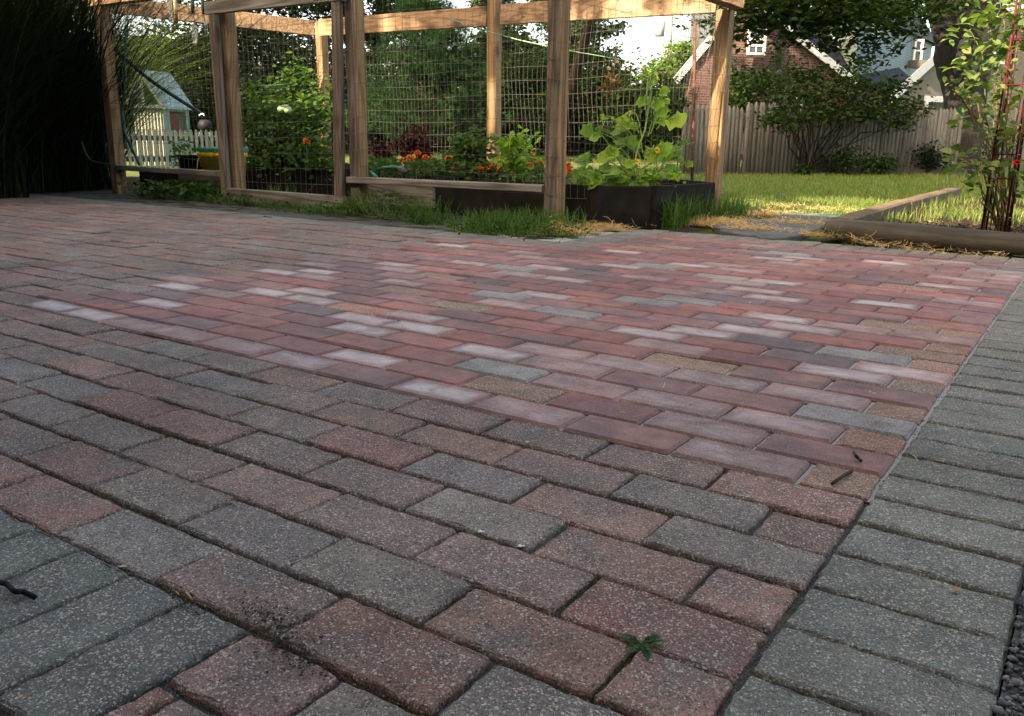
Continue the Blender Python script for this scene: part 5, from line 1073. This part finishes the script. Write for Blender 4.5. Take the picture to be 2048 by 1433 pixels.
dv = link('dried_vine', npmesh('dried_vine', V, F), leafmat('dry_leaf', [(0.25, 0.15, 0.07), (0.12, 0.06, 0.03)], .2)); tag(dv, 'scrap of dried brown vine caught in the wire above the cucumber', 'vine')

# ---------------- rose with red obelisk
ob = empty('obelisk', (-0.245, 3.86, 0), 'tall dark red metal garden obelisk standing in the rose bed', 'trellis')
MT['redmetal'] = plain('dark_red_metal', (0.075, 0.010, 0.009), 0.5, 0.3, 0.2)
for i, (dx, dy) in enumerate(((-.06, -.05), (.05, -.06), (.06, .05), (-.05, .06))):
    b = MB(); b.tube([(-0.245+dx, 3.86+dy, -0.05), (-0.245+dx*.85, 3.86+dy*.85, 1.5)], 0.0055, 7); b.build('leg', MT['redmetal'], ob, True)
for i, (dx, dy) in enumerate(((-.02, -.055), (.02, .055), (.055, 0), (-.055, 0.01))):
    b = MB(); b.tube([(-0.245+dx, 3.86+dy, 0), (-0.245+dx*.85, 3.86+dy*.85, 1.5)], 0.0026, 5); b.build('rod', MT['redmetal'], ob, True)
for z in (.12, .32, .44, .56, .78, 1.0, 1.2):
    b = MB(); s = 1-.1*z; ring = [(-0.245+dx*s, 3.86+dy*s, z) for dx, dy in ((-.06, -.05), (.05, -.06), (.06, .05), (-.05, .06), (-.06, -.05))]; b.tube(ring, 0.003, 5); b.build('ring', MT['redmetal'], ob)
def tipsD(L): return [(D(x, y, d), r_, w_) for x, y, d, r_, w_ in L]
rb = G(1985, 470)
shrub('climbing_rose', (-0.22, 3.98, 0), tipsD([(x, y, d, r_, w_) for x, y, d, r_, w_ in ((1940, 60, 4.4, .05, .3), (1975, 50, 4.4, .07, .9), (2010, 40, 4.3, .09, 1.3), (2035, 90, 4.3, .10, 1.5), (1965, 95, 4.4, .06, .8), (1925, 165, 4.3, .05, .3), (1950, 130, 4.4, .06, .7), (1985, 150, 4.4, .08, 1), (1935, 205, 4.3, .05, .3), (1960, 190, 4.4, .06, .8), (2000, 210, 4.4, .09, 1), (2035, 180, 4.3, .09, 1.2), (1925, 245, 4.3, .045, .3), (1960, 240, 4.4, .06, .5), (2010, 270, 4.4, .08, .9), (2040, 260, 4.3, .08, 1), (1945, 310, 4.3, .05, .6), (1925, 330, 4.35, .045, .5), (1965, 340, 4.3, .05, .6), (1950, 365, 4.3, .045, .5), (2040, 340, 4.4, .07, .8), (2030, 390, 4.5, .07, .7), (2000, 5, 4.3, .08, 1), (2040, 20, 4.3, .09, 1.2), (1985, 330, 4.4, .05, .4))]), 30, 0, 0.058, LM['rose'], 'climbing rose with many small lit leaves on the red obelisk', 'rose', LO, 0.006, stemmat=plain('rose_cane', (0.14, 0.12, 0.05), .7))
for px, py, lb in ((2011, 269, 'small red rose bloom on the obelisk, upper of two'), (2034, 327, 'red rose bloom low at the right frame edge')):
    c = D(px, py, 4.3); n = 22; az_ = rng.uniform(0, 6.28, n); el = rng.uniform(-.2, 1.3, n); x = np.stack([np.cos(az_)*np.cos(el), np.sin(az_)*np.cos(el), np.sin(el)], 1); y_ = np.cross(x, rng.normal(size=(n, 3))); y_ /= np.linalg.norm(y_, axis=1)[:, None]
    V, F = scatter(*LD, np.tile(c, (n, 1)), np.stack([x, y_, np.cross(x, y_)], 1)*[[[1], [1.8], [1]]], .022); tag(link('rose_bloom', npmesh('rose_bloom', V, F), plain('crimson_petals', (0.55, 0.01, 0.03), .5), origin=c), lb, 'flower')
line('rose_cane', [G(1962, 465), D(1975, 400, 4.5), D(1990, 320, 4.5), D(2010, 230, 4.45)], 0.009, plain('green_cane', (0.12, 0.14, 0.06), .7), 'thick bare green cane leaning up beside the obelisk', 'stem')
line('rose_cane', [D(1905, 180, 4.3), D(1925, 200, 4.32), D(1945, 230, 4.36), D(1975, 250, 4.4)], 0.004, plain('red_cane', (0.12, 0.045, 0.025), .7), 'thin reddish twig reaching out left from the rose', 'stem')

# ---------------- lawn and weeds
LM['lawn'] = leafmat('lawn_blade', [(0.055, 0.10, 0.018), (0.085, 0.14, 0.025), (0.13, 0.18, 0.035), (0.20, 0.19, 0.07), (0.07, 0.12, 0.02)], 0.4, 0.5)
LM['straw'] = leafmat('straw', [(0.50, 0.34, 0.14), (0.62, 0.45, 0.21), (0.40, 0.25, 0.10), (0.55, 0.42, 0.22)], 0.2, 0.6)
n = 70000; y_ = 4.0+10.5*rng.random(n)**1.7; x_ = rng.uniform(-1, 1, n)*(0.9+0.15*(y_-4))*1.5-0.30*(y_-4)-1.6
keep = ~((x_ > -1.0) & (y_ < 7.7)) & ~((x_ < -1.7) & (y_ < 4.6)) & (x_ > -6) ; x_, y_ = x_[keep], y_[keep]; n = len(x_)
thin = noise_ = np.sin(x_*3.1+1)*np.sin(y_*2.7)+rng.normal(size=n)*.6; k = (y_ > 5.0) | (thin > 0.2); x_, y_ = x_[k], y_[k]; n = len(x_)
V, F = blades(np.column_stack([x_, y_, np.full(n, -.02)]), rng.uniform(.025, .065, n)*(1+.2*(y_ > 7)), rng.uniform(.008, .04, n), rng.uniform(0, 6.28, n), rng.uniform(.0025, .005, n)*(1+.1*(y_-4)), 3)
tag(link('grass', npmesh('grass', V, F), LM['lawn']), 'mown green lawn grass with yellowed blades near the stones', kind='stuff')
n = 9000; x_ = rng.uniform(-.95, 1.4, n); y_ = rng.uniform(4.1, 7.4, n); k = (np.sin(x_*4)*np.sin(y_*3+1)+rng.normal(size=n)*.5) > -.1; x_, y_ = x_[k], y_[k]; n = len(x_)
V, F = blades(np.column_stack([x_, y_, np.zeros(n)]), rng.uniform(.03, .10, n), rng.uniform(.01, .06, n), rng.uniform(0, 6.28, n), rng.uniform(.003, .006, n), 3)
tag(link('grass', npmesh('grass', V, F), LM['lawn']), 'loose grass and weeds growing through the rose bed', kind='stuff')
def tuft(px, py, n, h, spread, rad, lm, label, wid=.006, group='weed tufts along the patio edge', z=-.01):
    c = G(px, py); return clump('grass_tuft', (c[0], c[1], z), n, h, spread, rad, wid, lm, label, 'weeds', 6, group=group)
LM['tuft'] = leafmat('coarse_grass_blade', [(0.034, 0.078, 0.012), (0.052, 0.11, 0.018), (0.085, 0.15, 0.03), (0.04, 0.085, 0.014)], 0.4, .45)
for px, py, n, h, sp2, rad, lb in ((1050, 462, 520, .15, .10, (.16), 'dense bright grass tuft left of the right front post'), (985, 458, 260, .13, .09, .10, 'grass tuft left of the densest one under the rail'), (1095, 462, 220, .14, .09, .07, 'grass tuft hugging the right front post'), (860, 445, 120, .17, .09, .07, 'sparse tall grass tuft by the dark hole under the skirting board'), (715, 430, 110, .17, .09, .05, 'grass tuft at the foot of the post right of the gate'), (560, 408, 140, .16, .10, .08, 'thin grass tuft seen through the gate bottom'), (600, 418, 160, .10, .09, .12, 'low grass tuft under the middle of the gate'), (660, 425, 160, .10, .09, .10, 'low grass tuft under the right end of the gate'), (500, 408, 120, .10, .08, .12, 'low grass tuft under the left end of the gate'), (1322, 450, 420, .22, .15, .09, 'tall grass tuft against the black raised bed'), (1372, 442, 420, .22, .15, .10, 'tall grass tuft between raised bed and right back post'), (1425, 434, 460, .20, .16, .12, 'grass tuft around the foot of the right back post'), (1470, 425, 300, .12, .12, .14, 'short grass tuft spreading right of the right back post'), (1685, 476, 150, .10, .08, .045, 'grass tuft at the sawn end of the log'), (1150, 455, 14, .14, .06, .03, 'few thin blades before the black raised bed')):
    tuft(px, py, n, h, sp2, rad, LM['tuft'], lb)
def leafy(px, py, n, s, rad, h, label, lm=None, d=None):
    c = G(px, py); P = c+rng.normal(size=(n, 3))*[rad, rad*.6, 0]; P[:, 2] = rng.random(n)*h; root = empty('weed', (c[0], c[1], -.01), label, 'weeds', 'leafy weeds along the patio edge')
    V, F = scatter(*LO, P, rotmats(n, .35), s*rng.uniform(.5, 1.3, n)); link('foliage', npmesh('foliage', V, F), lm or LM['weed'], root); b = MB()
    for i in range(0, n, 12): b.tube([(c[0], c[1], -.008), (c[0]+(P[i, 0]-c[0])*.6, c[1]+(P[i, 1]-c[1])*.6, .004), P[i]], .0014, 4, cap=False)
    b.build('stem', MT['stem'], root)
for px, py, n, s, rad, h, lb in ((770, 436, 480, .022, .13, .16, 'feathery weed patch before the left end of the skirting board'), (820, 440, 330, .022, .11, .12, 'feathery weed patch before the right end of the skirting board'), (700, 428, 130, .022, .10, .07, 'low weeds at the post right of the gate'), (640, 424, 210, .022, .16, .05, 'creeping weeds under the gate, right half'), (560, 414, 220, .022, .16, .05, 'creeping weeds under the gate, middle'), (480, 407, 380, .03, .14, .07, 'creeping weeds under the left gate corner'), (420, 402, 240, .035, .12, .12, 'leafy weeds below the low rail near the gate'), (370, 398, 260, .045, .14, .14, 'broad leafed dark weeds below the middle of the low left rail'), (310, 396, 200, .045, .12, .13, 'broad leafed dark weeds near the leftmost post'), (930, 452, 260, .018, .14, .04, 'low weeds on the bare soil below the rail'), (1010, 466, 380, .020, .18, .06, 'low clover like weeds under the dense grass tuft'), (1100, 470, 240, .020, .10, .04, 'low weeds at the foot of the right front post')):
    leafy(px, py, n, s, rad, h, lb)
# leafy plants behind the low left rail
bedfill('bed_plants', (345, 402), 260, LM['marig'], 0.04, 'dark leafy herbs behind the low left rail before the picket fence', 'foliage', d=(7.6, 8.6), zr=(0.1, 0.42))
# weed rosette in the paver joint
wr = empty('dandelion_weed', G(1283, 1290, .0), 'small toothed green weed rosette growing from a paver joint in the foreground', 'weed'); P = []; n = 17
tv = [(0, 0, 0)]+[]; TL = ([(0, .02, 0), (.25, .10, .05), (.33, .04, .06), (.5, .15, .08), (.6, .06, .08), (.78, .14, .05), (1, 0, -.02), (.78, -.14, .05), (.6, -.06, .08), (.5, -.15, .08), (.33, -.04, .06), (.25, -.10, .05), (0, -.02, 0), (.5, 0, .05)], [(i, (i+1) % 13, 13) for i in range(13)])
V, F = scatter(*TL, np.tile(G(1283, 1290, .004), (n, 1)), rotmats(n, .75, azim=np.linspace(0, 6.1, n)+rng.normal(size=n)*.35), rng.uniform(.012, .030, n)); link('leaf', npmesh('leaf', V, F, smooth=True), leafmat('weed_rosette', [(.018, .06, .012), (.035, .09, .02), (.05, .10, .025)], .3), wr)

# ---------------- straw, leaf litter, twigs
def strands(px_list, n, L_, name, mt, label, z=.004, r_=.0012, kind='stuff', thick=0.03):
    V = []; F = []; b = MB()
    P = []
    for px, py, sx_, sy_, w_ in px_list:
        k = int(n*w_); c = G(px, py); P.append(np.column_stack([rng.normal(c[0], sx_, k), rng.normal(c[1], sy_, k), z+np.abs(rng.normal(size=k))*thick]))
    P = np.concatenate(P); k = len(P); a = rng.uniform(0, 6.28, k); e = rng.normal(size=k)*.25; dr = np.stack([np.cos(a)*np.cos(e), np.sin(a)*np.cos(e), np.sin(e)], 1); Ls = L_*rng.uniform(.4, 1.4, k)
    sdv = np.cross(dr, [0, 0, 1.0])+rng.normal(size=(k, 3))*.3; sdv /= np.linalg.norm(sdv, axis=1)[:, None]; mid_ = P+dr*Ls[:, None]*.5+rng.normal(size=(k, 3))*Ls[:, None]*.08; q = P+dr*Ls[:, None]
    V = np.stack([P+sdv*r_, P-sdv*r_, mid_+sdv*r_, mid_-sdv*r_, q+sdv*r_*.5, q-sdv*r_*.5], 1); V[:, :, 2] = np.maximum(V[:, :, 2], z-.002); F = np.array([(0, 1, 3, 2), (2, 3, 5, 4)])[None]+(np.arange(k)*6)[:, None, None]
    return tag(link(name, npmesh(name, V.reshape(-1, 3), F.reshape(-1, 4)), mt), label, kind=kind)
strands([(1120, 468, .07, .04, .7), (1160, 463, .06, .03, .5), (1210, 459, .07, .03, .6), (1260, 450, .07, .05, .9), (1310, 447, .08, .06, 1.1), (1370, 446, .10, .07, 1.4), (1430, 447, .10, .08, 1.2), (1450, 430, .10, .10, .8), (1500, 462, .09, .05, .5), (1530, 430, .12, .08, .6), (1600, 450, .15, .06, .5), (1640, 474, .08, .02, .25), (1710, 484, .06, .008, .10), (1780, 496, .10, .006, .08), (1900, 510, .18, .005, .10), (1350, 425, .10, .10, .5), (1600, 418, .25, .10, .6)], 1500, .055, 'straw', LM['straw'], 'golden straw scattered between the beds and the flagstones', thick=.012)
strands([(1110, 470, .04, .02, 1)], 260, .06, 'straw', LM['straw'], 'small heap of straw at the foot of the right front post', z=.0, thick=.03)
LM['litter'] = leafmat('dry_litter', [(0.30, 0.22, 0.12), (0.12, 0.08, 0.05), (0.42, 0.36, 0.24), (0.05, 0.035, 0.025)], .1, .8)
n = 260; P = np.column_stack([rng.uniform(-5, .15, n), rng.uniform(-1.0, 2.6, n), np.full(n, .004)]); V, F = scatter(*LD, P, rotmats(n, .93), rng.uniform(.004, .017, n)); tag(link('leaf_litter', npmesh('leaf_litter', V, F), LM['litter']), 'tiny dry leaf bits scattered over the pavers', kind='stuff')
strands([(500, 800, 1.0, .7, .4), (1200, 620, .8, .6, .5), (700, 600, 1.2, .8, .4), (450, 1050, .3, .25, .15), (900, 1000, .4, .3, .1)], 60, .022, 'straw_bits', LM['straw'], 'short straw bits lying on the pavers', z=.004, r_=.0007, thick=0.0005)
n = 900; P = np.concatenate([np.column_stack([rng.normal(G(x, y)[0], s, k_), rng.normal(G(x, y)[1], s*.6, k_), np.full(k_, .003)]) for x, y, s, k_ in ((300, 476, .09, 260), (233, 482, .05, 120), (395, 448, .03, 60), (530, 1235, .022, 200), (560, 1285, .022, 260), (600, 1330, .02, 120), (380, 1215, .012, 60), (280, 445, .03, 50), (160, 430, .03, 60))])
V, F = scatter(*LD, P, rotmats(len(P), .7), rng.uniform(.0012, .0055, len(P))); tag(link('debris', npmesh('debris', V, F), leafmat('dark_crumbs', [(.012, .010, .008), (.03, .025, .016), (.02, .022, .010)], 0, .9)), 'dark crumbs of dirt and plant debris on the pavers', kind='stuff')
MT['twig'] = plain('dark_twig', (0.05, 0.03, 0.022), .8, var=.3)
line('twig', [G(1664, 968, .006), G(1678, 958, .009), G(1690, 950, .009), G(1703, 943, .006)], .0028, MT['twig'], 'short brown twig lying on the orange half paver at the border', 'twig')
line('twig', [G(1708, 905, .010), G(1712, 912, .014), G(1716, 916, .008), G(1722, 922, .012)], .0026, MT['twig'], 'small curled dark leaf stalk on the dark red paver', 'twig')
line('twig', [G(-30, 1148, .004), G(-8, 1165, .012), G(12, 1168, .007), G(30, 1183, .012), G(46, 1184, .006), G(70, 1195, .004)], .0030, plain('black_twig', (.008, .008, .008), .8), 'black twig poking in from the left frame edge', 'twig')
line('twig', [G(372, 1185, .010), G(378, 1192, .014), G(384, 1200, .010)], .0011, LM['straw'], 'short pale straw standing on the pavers bottom left', 'twig')
for px, py, lb in ((960, 1063, 'whitish bird dropping on the paver, left of two'), (1040, 1092, 'whitish bird dropping on the paver, right of two')):
    c = G(px, py, .002); b = MB(); b.lathe([(0, .001), (.0022, .0009), (.0034, 0)], c, 7); b.lathe([(0, .001), (.0012, .0008), (.0018, 0)], c+(.004, .002, 0), 7); tag(b.build('dropping', MT['white'], None, True, c), lb, 'dropping')
# bark mulch chips
n = 5200; P = np.column_stack([rng.uniform(-.95, 1.5, n), 3.42+rng.random(n)*1.3, rng.uniform(0, .015, n)]); V, F = scatter([(0, -.2, 0), (1, -.15, 0), (1, .15, .05), (0, .2, .05)], [(0, 1, 2), (0, 2, 3)], P, rotmats(n, .6), rng.uniform(.01, .04, n))
tag(link('bark_mulch', npmesh('bark_mulch', V, F), leafmat('bark_chip', [(0.05, 0.03, 0.02), (0.12, 0.075, 0.045), (0.03, 0.02, 0.015), (0.20, 0.14, 0.09)], 0, .9)), 'dark bark mulch chips behind the log', kind='stuff')
